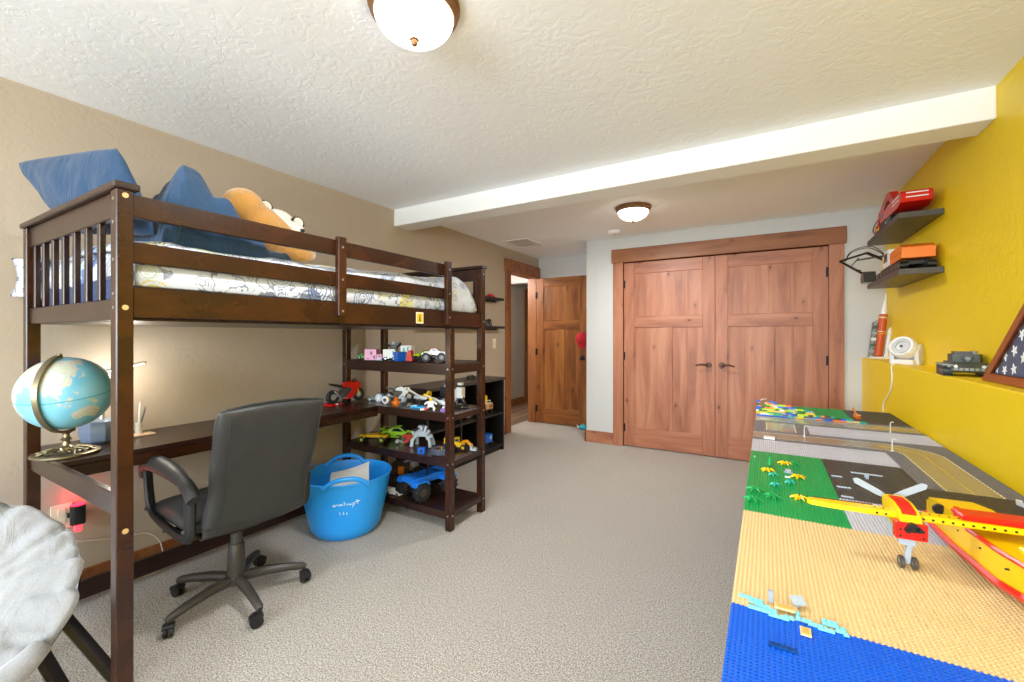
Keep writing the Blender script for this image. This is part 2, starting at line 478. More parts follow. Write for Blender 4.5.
d = door('door_1', 'closed knotty wood closet door whose lever handle points to the doorway', -1.372, YC + .012, W2, 2.035, WOOD_V, WOOD_H)
lever(d, W2 - .06, .925, -1)
for z in (.2, 1.0, 1.8): hinge(d, -.002, -.004, z)
d = door('door_2', 'closed knotty wood closet door next to the yellow wall', -.4425, YC + .012, W2, 2.035, WOOD_V, WOOD_H)
lever(d, .06, .925, 1)
for z in (.2, 1.0, 1.8): hinge(d, W2 - .001, -.004, z)
d = door('door_3', 'open amber wood door swung back into the recess', -2.812, 5.44, .765, 2.035, WOOD2_V, WOOD2_H)
p = M(); p.push((.70, 0, .93)); p.cyl((0, 0, 0), (0, -.010, 0), .030, .027, 18); p.cyl((0, -.010, 0), (0, -.040, 0), .010, .012, 12); p.ell((0, -.050, 0), (.028, .020, .028)); p.pop(); p.build('door_knob', BLACK_PL, d)
for z in (.2, 1.0, 1.8): hinge(d, .004, -.006, z)
# latch seam between the two closet doors is the 4 mm gap; a dark strip behind it
m = M(); m.bb(-.50, -.385, YC + .05, YC + .07, 0, 2.05)
struct('trim_7', m, DARKMETAL, 'dark strip behind the closet doors')

# ---- ceiling things
BOWL = mat('lit_alabaster_glass', '#fffaf0', .4, emit='#fff1dd', estr=5.0)
def ceiling_light(loc, label, r):
    t = thing('ceiling_light', label, 'ceiling light', loc, 0, 'bowl ceiling lights')
    M().ring([(r * .80, 0), (r, 0), (r * 1.0, -.012), (r * .95, -.018), (r * .96, -.030), (r * .88, -.040), (r * .80, -.040)], 40).build('rim', BRONZE, t)
    prof = [(r * .86 * math.cos(a), -.036 - .082 * math.sin(a)) for a in [PI / 2 * i / 10 for i in range(11)]]
    prof[-1] = (.0005, -.118)
    M().lathe([(r * .86, -.01)] + prof, 40).build('glass_bowl', BOWL, t)
    M().push((0, 0, -.118)).lathe([(.0005, -.020), (.008, -.018), (.012, -.010), (.011, -.003), (.016, .0), (.016, .004), (.0005, .005)], 16).build('finial', BRONZE, t)
    return t
ceiling_light((-1.015, 1.075, ZC), 'large bowl ceiling light with bronze rim nearest the viewer', .152)
ceiling_light((-.985, 3.72, ZC), 'bowl ceiling light with bronze rim beyond the beam, facing the closet', .150)
t = thing('smoke_detector', 'round white smoke detector on the ceiling before the closet wall', 'smoke detector', (-1.385, 4.47, ZC))
M().lathe([(.066, 0), (.066, -.012), (.058, -.030), (.030, -.036), (.0005, -.036)], 28).build('housing', WHITE_PL, t)
M().push((0, 0, -.036)).lathe([(.012, .002), (.012, -.004), (.0005, -.004)], 12).build('test_button', mat('grey_plastic', '#b5b5b3', .5), t)
t = thing('ceiling_vent', 'white louvred vent grille in the ceiling by the doorway', 'vent', (-2.49, 4.475, ZC), 0)
fr = M()
for x0, x1, y0, y1 in ((-.17, .17, -.215, -.19), (-.17, .17, .19, .215), (-.17, -.145, -.19, .19), (.145, .17, -.19, .19)): fr.bb(x0, x1, y0, y1, -.012, 0, .003)
fr.build('frame', WHITE_PL, t)
M().bb(-.146, .146, -.192, .192, -.002, 0).build('backing', WHITE_PL, t)
sl = M()
for i in range(12): sl.box((-.13 + .0236 * i, 0, -.006), (.019, .385, .002), (0, R(9), 0))
sl.build('louvres', WHITE_PL, t)
t = thing('light_switch', 'ivory light switch plate beside the doorway', 'light switch', (XL, 4.35, 1.14))
M().bb(0, .006, -.036, .036, -.06, .06, .003).build('plate', mat('ivory_plastic', '#e9dfc4', .4), t)
M().box((.008, 0, 0), (.008, .032, .062), (0, R(6), 0), .002).build('rocker', mat('ivory_plastic'), t)

# small dark shelves on the tan wall
def wall_ledge_shelf(loc, ln, label):
    t = thing('wall_shelf', label, 'shelf', loc, 0, 'narrow dark shelves on the tan wall')
    M().bb(0, .11, 0, ln, -.028, 0, .002).build('board', BLACKWOOD, t)
    M().bb(.0, .008, .02, ln - .02, -.045, -.028).build('mounting_rail', BLACKWOOD, t)
    return t
wall_ledge_shelf((XL, 3.60, 1.68), .80, 'upper narrow dark shelf on the tan wall near the doorway')
wall_ledge_shelf((XL, 3.02, 1.345), 1.40, 'lower longer dark shelf on the tan wall near the doorway')
RED_PL = mat('red_plastic', '#c8141c', .3); BLUE_PL = mat('blue_plastic', '#1d6fd6', .3)

# ================================================================== BLACK CUBBY CABINET
cab = thing('cubby_cabinet', 'black open-front cubby cabinet between loft bed and doorway', 'cabinet', (-2.63, 3.355, 0))
x0, x1, y0, y1 = -2.80, -2.45, 2.745, 3.98
M().bb(x0, x1 + .012, y0 - .01, y1 + .01, .755, .785, .003).build('top', mat('cabinet_top_laminate', '#3a322d', .38), cab, world=True)
for y in ((y0, y0 + .025), (y1 - .025, y1)): M().bb(x0, x1, y[0], y[1], 0, .755, .002).build('side', BLACKWOOD, cab, world=True)
for yc in (3.222, 3.60): M().bb(x0 + .006, x1 - .002, yc - .011, yc + .011, .06, .755).build('divider', BLACKWOOD, cab, world=True)
M().bb(x0 + .006, x1 - .004, y0 + .025, y1 - .025, .390, .410).build('shelf', BLACKWOOD, cab, world=True)
M().bb(x0 + .006, x1 - .002, y0 + .025, y1 - .025, .045, .070).build('bottom', BLACKWOOD, cab, world=True)
M().bb(x0, x0 + .006, y0, y1, 0, .755).build('back', BLACKWOOD, cab, world=True)
M().bb(x1 - .05, x1 - .03, y0 + .025, y1 - .025, 0, .045).build('plinth', BLACKWOOD, cab, world=True)
# ================================================================== LOFT BED
bed = thing('loft_bed', 'dark brown wooden loft bed with built-in desk and shelf tower', 'loft bed', (-2.2, 1.51, 0))
def B(name, x0, x1, y0, y1, z0, z1, mt=BED, b=.003, label=None):
    return M().bb(x0, x1, y0, y1, z0, z1, b).build(name, mt, bed, world=True, label=label)
XF = -1.70; XW = -2.70; P = .045
for (xa, xb) in ((XF - P, XF), (XW, XW + P)):
    B('post', xa, xb, .513, .556, 0, 1.682)
    B('post', xa, xb, 2.465, 2.51, 0, 1.700)
B('post', XF - P, XF, 2.12, 2.165, 0, 1.279); B('post', -2.725, -2.68, 2.12, 2.165, 0, 1.279)
# ends: cap, rails, slats
for (ya, yb, zt) in ((.523, .546, 1.682), (2.477, 2.500, 1.700)):
    ym = (ya + yb) / 2
    B('end_cap', XW - .012, XF + .008, ym - .030, ym + .036, zt, zt + .022, BED_D, .004)
    B('end_rail', XW + P, XF - P, ya, yb, zt - .082, zt, BED_D)
    B('end_rail', XW + P, XF - P, ya, yb, 1.280, 1.346, BED_D)
    for i in range(8):
        x = XW + P + .045 + (XF - XW - 2 * P - .075) * i / 7
        B('slat', x - .012, x + .012, ya + .003, yb - .003, 1.346, zt - .082, BED_D, .002)
B('end_rail', XW + P, XF - P, .523, .546, .668, .738, BED_D)
# long rails, uprights
B('guard_rail', -1.732, -1.710, .556, 2.115, 1.603, 1.675); B('guard_rail', -1.732, -1.710, .556, 2.115, 1.460, 1.526)
B('side_rail', -1.735, -1.708, .556, 2.465, 1.288, 1.386)
B('side_rail', XW + .01, XW + .037, .556, 2.465, 1.288, 1.386)
B('upright', -1.710, -1.682, 1.29, 1.335, 1.322, 1.688); B('upright', -1.710, -1.682, 2.068, 2.115, 1.300, 1.690)
B('bed_base', XW + .037, -1.735, .556, 2.465, 1.279, 1.2868, BED_D)
# tower shelves
for z0, z1 in ((.983, 1.055), (.685, .738), (.397, .445), (.071, .118)):
    B('shelf', -2.705, -1.722, 2.138, 2.488, z1 - .020, z1, BED_D, .002)
    B('shelf_rail', -2.68, XF - P, 2.124, 2.140, z0, z1 + .002, BED_D); B('shelf_rail', XW + P, XF - P, 2.486, 2.500, z0, z1 + .002, BED_D)
    B('shelf_rail', -1.722, -1.705, 2.165, 2.465, z0 + .006, z1 - .004, BED_D)
    B('shelf_rail', -2.72, -2.705, 2.165, 2.465, z0, z1, BED_D)
# desk
B('desk_top', -2.80, -2.352, .548, 2.136, .718, .738, BED_D, .002)
B('desk_apron', -2.366, -2.350, .548, 2.124, .668, .7175, BED)
B('stretcher', -2.700, -2.678, .556, 2.12, .030, .112, BED_D)
# bolts and caps
TANCAP = mat('bare_wood_plug', '#c9a56c', .5)
def disc(name, c, n, r, mt):
    c = Vector(c); n = Vector(n)
    M().cyl(c - n * .004, c + n * .0015, r, r * .9, 12).build(name, mt, bed, world=True)
for z in (1.664, 1.318, .628): disc('screw_plug', (XF, .535, z), (1, 0, 0), .009, TANCAP)
for z in (1.652, 1.58, 1.465, 1.318, 1.36): disc('bolt', (-1.722, .513, z), (0, -1, 0), .006, SILVER)
for z in (.712, 1.02, .42, .095):
    disc('bolt', (-1.722, 2.12, z), (0, -1, 0), .0065, SILVER); disc('bolt', (XF, 2.143, z), (1, 0, 0), .0065, SILVER); disc('bolt', (XF, 2.487, z), (1, 0, 0), .0065, SILVER)
disc('bolt', (-2.70, 2.12, 1.02), (0, -1, 0), .0065, SILVER)
for z in (1.66, 1.33): disc('bolt', (XF, 2.487, z), (1, 0, 0), .0065, SILVER)
for y in (1.312, 2.091):
    for z in (1.64, 1.49, 1.345): disc('bolt', (-1.682, y, z), (1, 0, 0), .006, SILVER)
# warning sticker: white label, yellow field, black figure
st = M().bb(-1.7078, -1.7072, 1.822, 1.882, 1.302, 1.366).build('warning_sticker', mat('sticker_white', '#f3f1e6', .5), bed, world=True, label='white and yellow warning sticker')
M().bb(-1.7072, -1.7068, 1.827, 1.877, 1.308, 1.360).build('yellow_field', mat('sticker_yellow', '#f2c318', .5), st, world=True)
g = M(); g.bb(-1.7068, -1.7064, 1.847, 1.857, 1.320, 1.340); g.bb(-1.7068, -1.7064, 1.842, 1.862, 1.314, 1.319); g.push((-1.7066, 1.852, 1.346)).cyl((-.0002, 0, 0), (.0002, 0, 0), .005, n=10).pop()
g.build('pictogram', mat('ink_black', '#151515', .6), st, world=True)

# ================================================================== BEDDING
NAVY = cloth('navy_mattress_cloth', '#1c2c4c', '#2f4b7c')
DENIM = cloth('denim_cloth', '#152c44', '#2d5a87', 330, .9, .6)
DENIM_D = cloth('dark_denim_cloth', '#14253f', '#2c4f7e', 330, .9, .5)
PRINT = printed('printed_cotton')
o = M().bb(-2.660, -1.745, .570, 2.455, 1.287, 1.455, .03).build('mattress', NAVY); tag(o, 'navy mattress lying in the loft bed frame', 'mattress')
def quilt(u, v):
    # u runs across from the front hem over the top to the wall side; v along the bed
    y = .572 + v * (2.452 - .572)
    e = min(v, 1 - v); endf = math.sqrt(max(0, 1 - (1 - min(1, e / .075)) ** 2))
    if u < .22: q = u / .22; x = -1.742 + .010 * math.sin(q * PI); z = 1.390 + q * .085
    elif u < .36:
        q = (u - .22) / .14; a = q * PI / 2; x = -1.742 - .10 * (1 - math.cos(a)); z = 1.475 + .085 * math.sin(a)
    elif u < .88:
        q = (u - .36) / .52; x = -1.842 - q * .72; z = 1.560 + .028 * math.sin(q * PI)
    else:
        q = (u - .88) / .12; x = -2.562 - .10 * math.sin(q * PI / 2); z = 1.560 - .17 * q
    top = max(0, min(1, (z - 1.40) / .12))
    bul = .055 * math.exp(-((v - .93) / .10) ** 2) + .035 * math.exp(-((v - .68) / .2) ** 2)
    z += top * (bul + .018 * mnoise.noise((x * 4, y * 4, 1.3)) + .007 * mnoise.noise((x * 13, y * 13, 4)))
    x += .006 * mnoise.noise((y * 9, z * 9, 2.2))
    z = 1.392 + (z - 1.392) * (.35 + .65 * endf if v > .5 else (.75 + .25 * endf))
    return (x, y, z)
o = M().grid(quilt, 70, 130).build('printed_quilt', PRINT, smooth=180)
md = o.modifiers.new('thick', 'SOLIDIFY'); md.thickness = .012; md.offset = -1
tag(o, 'white quilt printed with blue and grey machine drawings on the loft bed', 'quilt')

def patch(c00, c10, c11, c01, t, bulge=0., nu=56, nv=48, pinch=.10, wr=.012, seed=0, pw=2.2, rnd=.0):
    """pillow between four corners, t = half thickness; sides pinch in between the corners"""
    c00, c10, c11, c01 = [Vector(c) for c in (c00, c10, c11, c01)]
    nrm = ((c10 - c00).cross(c01 - c00)).normalized()
    m = M()
    def side(s):
        def fn(u, v):
            a, b2 = 2 * u - 1, 2 * v - 1
            kk = 1 - rnd * (a * a * b2 * b2) ** 1.5
            pu = .5 + .5 * a * kk * (1 - pinch * (1 - b2 * b2)); pv = .5 + .5 * b2 * kk * (1 - pinch * (1 - a * a))
            p = (c00 * (1 - pu) + c10 * pu) * (1 - pv) + (c01 * (1 - pu) + c11 * pu) * pv
            h = t * ((1 - abs(a) ** pw) * (1 - abs(b2) ** pw)) ** .55
            n_ = mnoise.noise((p.x * 6 + seed, p.y * 6, p.z * 6)) + .5 * mnoise.noise((p.x * 15 + seed, p.y * 15, p.z * 15)) + .22 * math.sin((p.x + p.z * .6) * 30 + 4 * mnoise.noise((p.x * 5, p.y * 5, p.z * 5 + seed)))
            edge = 1 - max(abs(a), abs(b2)) ** 8
            return p + nrm * (s * h + wr * n_ * edge) + Vector((0, 0, bulge * (1 - b2 * b2))) 
        return fn
    m.grid(side(1), nu, nv); m.grid(side(-1), nu, nv)
    return m
def weld(o, d=.0008):
    bm = bmesh.new(); bm.from_mesh(o.data); bmesh.ops.remove_doubles(bm, verts=bm.verts[:], dist=d)
    bmesh.ops.recalc_face_normals(bm, faces=bm.faces[:]); bm.to_mesh(o.data); bm.free()
    o.data.polygons.foreach_set('use_smooth', [True] * len(o.data.polygons)); return o
# white pillow behind the end slats, one corner poking out at the wall
pm = patch((-2.795, .602, 1.400), (-1.775, .618, 1.372), (-1.80, .640, 1.545), (-2.795, .606, 1.565), .046, pinch=.03, wr=.008)
pm.v = [(x, y - max(0, -2.69 - x) * 1.05, z) for x, y, z in pm.v]
o = weld(pm.build('pillow', PRINT, smooth=180))
tag(o, 'white printed pillow pressed against the end slats of the loft bed', 'pillow')
# blue denim cushion standing on the end of the bed, a corner reaching over the cap
o = weld(patch((-2.42, .600, 1.640), (-1.84, .675, 1.575), (-1.975, .606, 1.910), (-2.720, .490, 1.965), .060, pinch=.04, wr=.014, seed=3, rnd=.07).build('denim_pillow', DENIM, smooth=180))
tag(o, 'large blue denim pillow propped up on the end of the loft bed', 'pillow')
# bunched denim comforter: a tent-like ridge with folds
def lump(u, v):
    x = -1.790 - u * .78; y = .660 + v * .50
    ridge = 1.885 - .13 * u - .10 * max(0, u - .45)
    yc = .745 + .12 * u
    s_ = (y - yc)
    q = s_ / (.085 if s_ < 0 else .31 - .06 * u)
    h = max(0., 1 - abs(q) ** (1.6 if s_ < 0 else 1.15))
    low = 1.592 + .030 * mnoise.noise((x * 7, y * 7, 9)) + .02 * mnoise.noise((x * 16, y * 16, 3))
    fr = min(1, max(0, u / .10)) ** .45
    ed = min(1, (1 - u) / .15)
    z = low + (ridge - low) * h * fr * ed
    fold = math.sin((y * .9 + x * .5) * 46 + 2.5 * mnoise.noise((x * 5, y * 5, 2))) + .6 * math.sin((y * .6 - x * .8) * 70 + 3 * mnoise.noise((x * 6, y * 6, 7)))
    z += .019 * fold * (.35 + h * (1 - h) * 3) * ed * fr + .016 * mnoise.noise((x * 9, y * 9, z * 4)) * h
    an = math.atan2(y - .745, x + 1.86)
    z += .020 * math.sin(an * 11 + 2 * mnoise.noise((x * 6, y * 6, 1))) * h * (1 - h) * 3
    e = min(u / .05, (1 - u) / .05, v / .05, (1 - v) / .05, 1)
    z = 1.515 + (z - 1.515) * max(0, e) ** .5
    return (x + .010 * fold * h * (1 - h), y + .012 * mnoise.noise((x * 8, z * 9, 1)), z)
o = M().grid(lump, 120, 120).build('denim_comforter', DENIM, smooth=180)
md = o.modifiers.new('thick', 'SOLIDIFY'); md.thickness = .012; md.offset = -1
tag(o, 'rumpled dark denim comforter bunched beside the denim pillow on the loft bed', 'comforter')

# ================================================================== PLUSH ANIMAL on the quilt
PLUSH = cloth('golden_plush', '#b07a30', '#d7a256', 420, 1., .8, .6)
PLUSH_W = cloth('white_plush', '#cfcabf', '#f1ede4', 420, 1., .8, .6)
PLUSH_D = cloth('dark_plush', '#241d18', '#3a2f27', 420, 1., .6)
pl = thing('plush_animal', 'golden and white plush animal lying against the denim comforter', 'stuffed toy', (-2.03, 1.115, 1.615))
def remesh(o, v=.008, it=6):
    a = o.modifiers.new('join', 'REMESH'); a.mode = 'VOXEL'; a.voxel_size = v; a.use_smooth_shade = True
    b2 = o.modifiers.new('soft', 'SMOOTH'); b2.factor = .6; b2.iterations = it
    return o
b = M()
b.ell((0, .05, .105), (.085, .185, .095), (R(-34), 0, R(4)))
b.ell((0, -.060, .195), (.082, .090, .085), (R(-20), 0, 0))
b.ell((.055, .165, .025), (.045, .085, .042), (R(-12), 0, R(-10)))
b.ell((.030, .225, .028), (.042, .050, .042))
b.ell((.040, .085, .130), (.032, .120, .034), (R(-42), 0, R(-16)))
b.ell((-.05, .15, .02), (.045, .10, .042))
remesh(b.build('body', PLUSH, pl))
hd = M(); hd.ell((-.035, .120, .165), (.075, .085, .070), (R(-15), 0, 0)); hd.ell((.02, .175, .135), (.045, .045, .04))
hd = remesh(hd.build('head', PLUSH_W, pl, label='white head'))
for (x, y, z) in ((-.03, .055, .232), (-.01, .205, .185)):
    e = M(); e.push((x, y, z), (R(20), R(80), R(15))).lathe([(.0005, -.012), (.022, -.012), (.031, -.004), (.033, .006), (.026, .010), (.0005, .006)], 20).pop(); e = e.build('ear', PLUSH_D, hd, label='dark edged ear')
    f = M(); f.push((x + .012, y - .004, z + .001), (R(20), R(80), R(15))).lathe([(.0005, -.008), (.021, -.006), (.024, .004), (.0005, .006)], 20).pop(); f.build('inner_ear', PLUSH_W, e)
for (x, y, z) in ((.035, .150, .185), (.030, .195, .160)): M().ell((x, y, z), .007, n=10, m=8).build('eye', BLACK_PL, hd)
M().ell((.062, .185, .135), (.010, .013, .009), n=10, m=8).build('nose', BLACK_PL, hd)
# ================================================================== GLOBE
LANDS = [
 [(-10,36),(-9,43),(0,48),(5,53),(10,58),(5,60),(12,66),(25,71),(40,67),(60,69),(80,73),(105,77),(130,72),(160,70),(180,68),(178,63),(163,60),(156,52),(142,59),(137,54),(141,48),(131,43),(127,35),(121,40),(122,31),(118,24),(109,21),(106,10),(100,14),(104,1),(98,8),(94,17),(88,22),(80,14),(77,8),(72,20),(66,25),(57,26),(50,30),(58,22),(45,13),(39,21),(33,30),(36,36),(27,37),(20,40),(15,38),(12,44),(3,43),(-5,36)],
 [(-6,35),(10,37),(20,31),(33,31),(43,12),(51,12),(40,-5),(40,-16),(33,-26),(26,-34),(18,-34),(12,-18),(13,-5),(9,4),(-8,4),(-17,14),(-13,28)],
 [(114,-22),(122,-18),(130,-12),(136,-12),(136,-16),(140,-17),(142,-11),(146,-19),(153,-27),(150,-37),(144,-38),(136,-34),(130,-32),(118,-35),(114,-30)],
 [(109,1),(114,6),(119,5),(116,-4),(110,-3)], [(95,5),(106,-5),(102,-6)], [(131,-1),(141,-2),(150,-10),(140,-9)],
 [(130,31),(140,35),(146,44),(138,38)], [(119,18),(126,8),(122,9)], [(167,-46),(175,-36),(178,-38),(172,-44)], [(105,-6),(115,-7),(115,-9),(106,-8)],
 [(44,-16),(50,-15),(47,-25),(44,-24)],
 [(-168,66),(-130,70),(-95,70),(-80,62),(-65,60),(-55,52),(-70,43),(-81,31),(-97,27),(-90,16),(-83,9),(-105,20),(-122,35),(-125,48),(-150,60)],
 [(-78,8),(-60,10),(-35,-6),(-40,-22),(-56,-36),(-68,-54),(-74,-45),(-70,-18),(-81,-5)]]
def inpoly(x, y, P_):
    c = False; j = len(P_) - 1
    for i in range(len(P_)):
        if (P_[i][1] > y) != (P_[j][1] > y) and x < (P_[j][0] - P_[i][0]) * (y - P_[i][1]) / (P_[j][1] - P_[i][1]) + P_[i][0]: c = not c
        j = i
    return c
GC = Vector((-2.505, .597, .993)); GR = .149
glb = thing('desk_globe', 'tabletop world globe on an antique metal stand at the end of the desk', 'globe', (GC.x, GC.y, .7385))
gm = mat('globe_print', '#7fc4de', .28, coat=.3); t_ = NT(gm)
at = t_.n('ShaderNodeAttribute'); at.attribute_name = 'map'
k_ = t_.mix(t_.math('MULTIPLY', t_.noise(t_.coords(), 160, 2), .18), at.outputs['Color'], '#6d7f86'); t_.col(k_)
NU, NV = 240, 120
g = M(); g.ell((0, 0, 0), GR, n=NU, m=NV)
ball = g.build('globe_ball', gm, glb, smooth=180)
ca = ball.data.color_attributes.new('map', 'FLOAT_COLOR', 'POINT')
pal = [lin(c) for c in ('#d8d2c0', '#cdd6bd', '#d9c8bd', '#cfc6b0', '#d6d8cf', '#c2d0bd')]
sea = (lin('#6fbfdf'), lin('#93d3e6'))
buf = []
for v in ball.data.vertices:
    p = v.co / GR
    la = math.degrees(math.asin(max(-1, min(1, p.z)))); lo = math.degrees(math.atan2(p.y, p.x))
    jx = 2.2 * mnoise.noise(p * 7); jy = 2.2 * mnoise.noise(p * 7 + Vector((5, 5, 5)))
    land = any(inpoly(lo + jx, la + jy, P_) for P_ in LANDS) or la < -72
    if abs(la) < .8: c = lin('#2f9fb5')
    elif land: c = pal[int((mnoise.noise(p * 3.3) * .5 + .5) * 17) % 6]
    else:
        q = .5 + .5 * mnoise.noise(p * 3); c = tuple(sea[0][i] * q + sea[1][i] * (1 - q) for i in range(4))
    buf += list(c)
ca.data.foreach_set('color', buf)
# turn it so that Asia faces the room, axis leaning
rot = Matrix.Rotation(R(7), 3, Vector((.967, -.23, 0))) @ Matrix.Rotation(R(8), 3, Vector((.23, .967, 0))) @ Matrix.Rotation(R(-13 - 112), 3, 'Z')
ball.matrix_local = Matrix.Translation((0, 0, GC.z - .7385)) @ rot.to_4x4()
ad = (rot @ Vector((0, 0, 1))).normalized()
dv = Vector((.70, -.71, 0)); dv = (dv - ad * dv.dot(ad)).normalized()
Cl = Vector((0, 0, GC.z - .7385)); pts = [Cl + ad * (.159 * math.cos(a)) + dv * (.159 * math.sin(a)) for a in [PI * i / 24 for i in range(25)]]
sd = ad.cross(dv)
g = M(); vs = []; fs = []
for i, p in enumerate(pts):
    rd = (p - Cl).normalized()
    for (q, r_) in ((-.009, -.004), (.009, -.004), (.009, .004), (-.009, .004)): vs.append(tuple(p + sd * q + rd * r_))
for i in range(24):
    for j in range(4): fs.append((i * 4 + j, i * 4 + (j + 1) % 4, i * 4 + 4 + (j + 1) % 4, i * 4 + 4 + j))
fs += [(0, 1, 2, 3), (96, 99, 98, 97)]
arm = g.add(vs, fs).build('meridian_arm', ANTIQUE, glb)
for s_ in (1, -1): M().cyl(Cl + ad * (s_ * .147), Cl + ad * (s_ * .166), .010, .008, 14).build('pivot', ANTIQUE, arm)
g = M().lathe([(.030, .028), (.014, .040), (.011, .055), (.020, .064), (.011, .072), (.010, .084), (.022, .096), (.0005, .098)], 24); g.build('stem', ANTIQUE, glb)
g = M().ring([(.098, .0), (.106, .003), (.106, .010), (.098, .014), (.086, .013), (.086, .0)], 48)
for i in range(12):
    a = 2 * PI * i / 12
    g.tube([(.030 * math.cos(a), .030 * math.sin(a), .030), (.060 * math.cos(a + .18), .060 * math.sin(a + .18), .024), (.090 * math.cos(a), .090 * math.sin(a), .011)], .0045, 8)
    g.push((.062 * math.cos(a + .26), .062 * math.sin(a + .26), .020)).ring([(.012, -.003), (.016, 0), (.012, .003), (.009, 0)], 12).pop()
g.lathe([(.0005, .020), (.036, .020), (.034, .032), (.0005, .036)], 24)
g.build('pierced_base', ANTIQUE, glb)

# ================================================================== DESK LAMP, PEN STAND, NIGHT LIGHT, CORD
t = thing('desk_lamp', 'small desk lamp with rounded blue-grey base behind the globe', 'lamp', (-2.665, .745, .7385))
M().lathe([(.052, 0), (.066, .012), (.074, .045), (.074, .070), (.066, .098), (.058, .104), (.0005, .106)], 9).build('base', mat('blue_grey_plastic', '#6d7a8f', .35), t, smooth=20)
M().tube([(0, .01, .10), (-.010, .012, .20), (-.015, .012, .29), (-.014, .022, .318)], .008, 10).build('arm', SILVER, t)
hd = M().push((.017, .085, .345), (R(14), 0, R(-22))).box((0, 0, 0), (.030, .165, .012), b=.005).pop().build('lamp_head', SILVER, t)
M().push((.017, .085, .345), (R(14), 0, R(-22))).box((0, 0, -.0065), (.020, .145, .002)).pop().build('light_strip', mat('warm_led', '#fff4e0', .5, emit='#ffe9c8', estr=18), hd)
t = thing('pen_stand', 'little pen stand with two pens on the desk against the tan wall', 'pen stand', (-2.665, .905, .7385))
M().box((0, 0, .004), (.075, .085, .008), b=.002).build('plate', mat('pale_wood', '#c8a686', .5), t)
M().push((-.01, -.012, .008)).lathe([(.014, 0), (.014, .055), (.011, .055), (.011, .004), (.0005, .004)], 16).pop().build('cup', mat('clear_white', '#e6e2da', .2), t)
M().cyl((-.012, -.012, .012), (-.012, -.006, .150), .0045, n=8).cyl((-.012, -.006, .150), (-.012, -.005, .166), .004, .001, 8).build('pen', mat('pale_pen', '#e9e4da', .4), t)
M().cyl((-.008, -.014, .012), (-.004, .010, .120), .004, n=8).cyl((-.004, .010, .12), (-.003, .012, .140), .004, .002, 8).build('pen', mat('steel_blue_pen', '#5b6068', .35, .4), t)
t = thing('outlet', 'ivory outlet plate low on the tan wall below the globe', 'outlet', (XL, .655, .39))
M().bb(0, .006, -.036, .036, -.058, .058, .003).build('plate', mat('ivory_plastic'), t)
for z in (-.022, .022): M().push((.006, 0, z)).box((.001, 0, 0), (.004, .026, .030), b=.0015).pop().build('socket', mat('ivory_plastic'), t)
t = thing('night_light', 'black cylinder night light glowing red below the globe', 'night light', (-2.775, .700, .352))
M().cyl((0, 0, 0), (0, 0, .088), .027, n=24).build('housing', BLACK_PL, t)
M().lathe([(.024, .088), (.024, .091), (.0005, .092)], 24).build('glowing_top', mat('red_glow', '#ff2030', .4, emit='#ff1a30', estr=6), t)
M().bb(-.012, .012, -.012, .012, -.035, 0, .003).build('glowing_foot', mat('red_glow_dim', '#ff5a60', .4, emit='#ff3040', estr=2.5), t)
M().bb(-.039, -.02, -.030, -.010, .03, .05, .002).build('prong_block', BLACK_PL, t)
def smooth_path(pts, n=8):
    P_ = [Vector(p) for p in pts]; out = []
    for i in range(len(P_) - 1):
        p0, p1, p2, p3 = P_[max(i - 1, 0)], P_[i], P_[i + 1], P_[min(i + 2, len(P_) - 1)]
        for j in range(n):
            t = j / n
            out.append(.5 * ((2 * p1) + (p2 - p0) * t + (2 * p0 - 5 * p1 + 4 * p2 - p3) * t * t + (3 * p1 - p0 - 3 * p2 + p3) * t ** 3))
    out.append(P_[-1]); return out
CORD = mat('pale_cord', '#d8c8b4', .5)
o = M().tube(smooth_path([(-2.806, .70, .26), (-2.80, .86, .215), (-2.798, .96, .20), (-2.796, 1.02, .14), (-2.790, 1.035, .05), (-2.735, 1.00, .006), (-2.735, .90, .006), (-2.765, .72, .006), (-2.78, .60, .006)]), .0035, 6).build('power_cord', CORD, smooth=180)
tag(o, 'pale power cord drooping down the wall to the carpet under the desk', 'cord')

# ================================================================== OFFICE CHAIR
LEATHER = mat('black_leather', '#333334', .46, spec=.45); tt = NT(LEATHER); tt.bump(tt.noise(tt.coords(), 90, 3), .10, .004)
GREYPL = mat('dark_grey_plastic', '#403d3b', .45)
ch = thing('office_chair', 'black leather office swivel chair pulled up to the desk', 'office chair', (-2.13, 1.075, 0), R(177))
def backp(side):
    def fn(u, v):
        a = 2 * u - 1; b2 = 2 * v - 1
        hw = .214 + .004 * v - .014 * math.exp(-((v - .36) / .16) ** 2)
        e = (1 - abs(a) ** 6) * (1 - abs(b2) ** 8)
        e = max(0, e) ** .5
        y = a * hw * (1 - .05 * max(0, abs(b2) - .8) ** 1 * 5 * .35)
        z = .395 + v * .560 - .015 * (a * a) * v + (.012 * a * a if v < .1 else 0)
        x0 = -.200 - .165 * v + .05 * (v - .45) ** 2 * 0
        if side > 0:      # padded front
            d = .085 + .030 * math.exp(-((v - .30) / .2) ** 2) + .020 * math.exp(-((v - .92) / .12) ** 2)
            d += .006 * math.cos(b2 * 9)
            x = x0 + .012 + d * e
        else:             # flat rear panel
            x = x0 + .012 - .028 * e - .010 * e * (1 - a * a) + .003 * mnoise.noise((y * 14, z * 9, 3)) * e
        return (x, y, z)
    return fn
m = M(); m.grid(backp(1), 44, 50); m.grid(backp(-1), 44, 50)
bk = weld(m.build('backrest', LEATHER, ch, smooth=180))
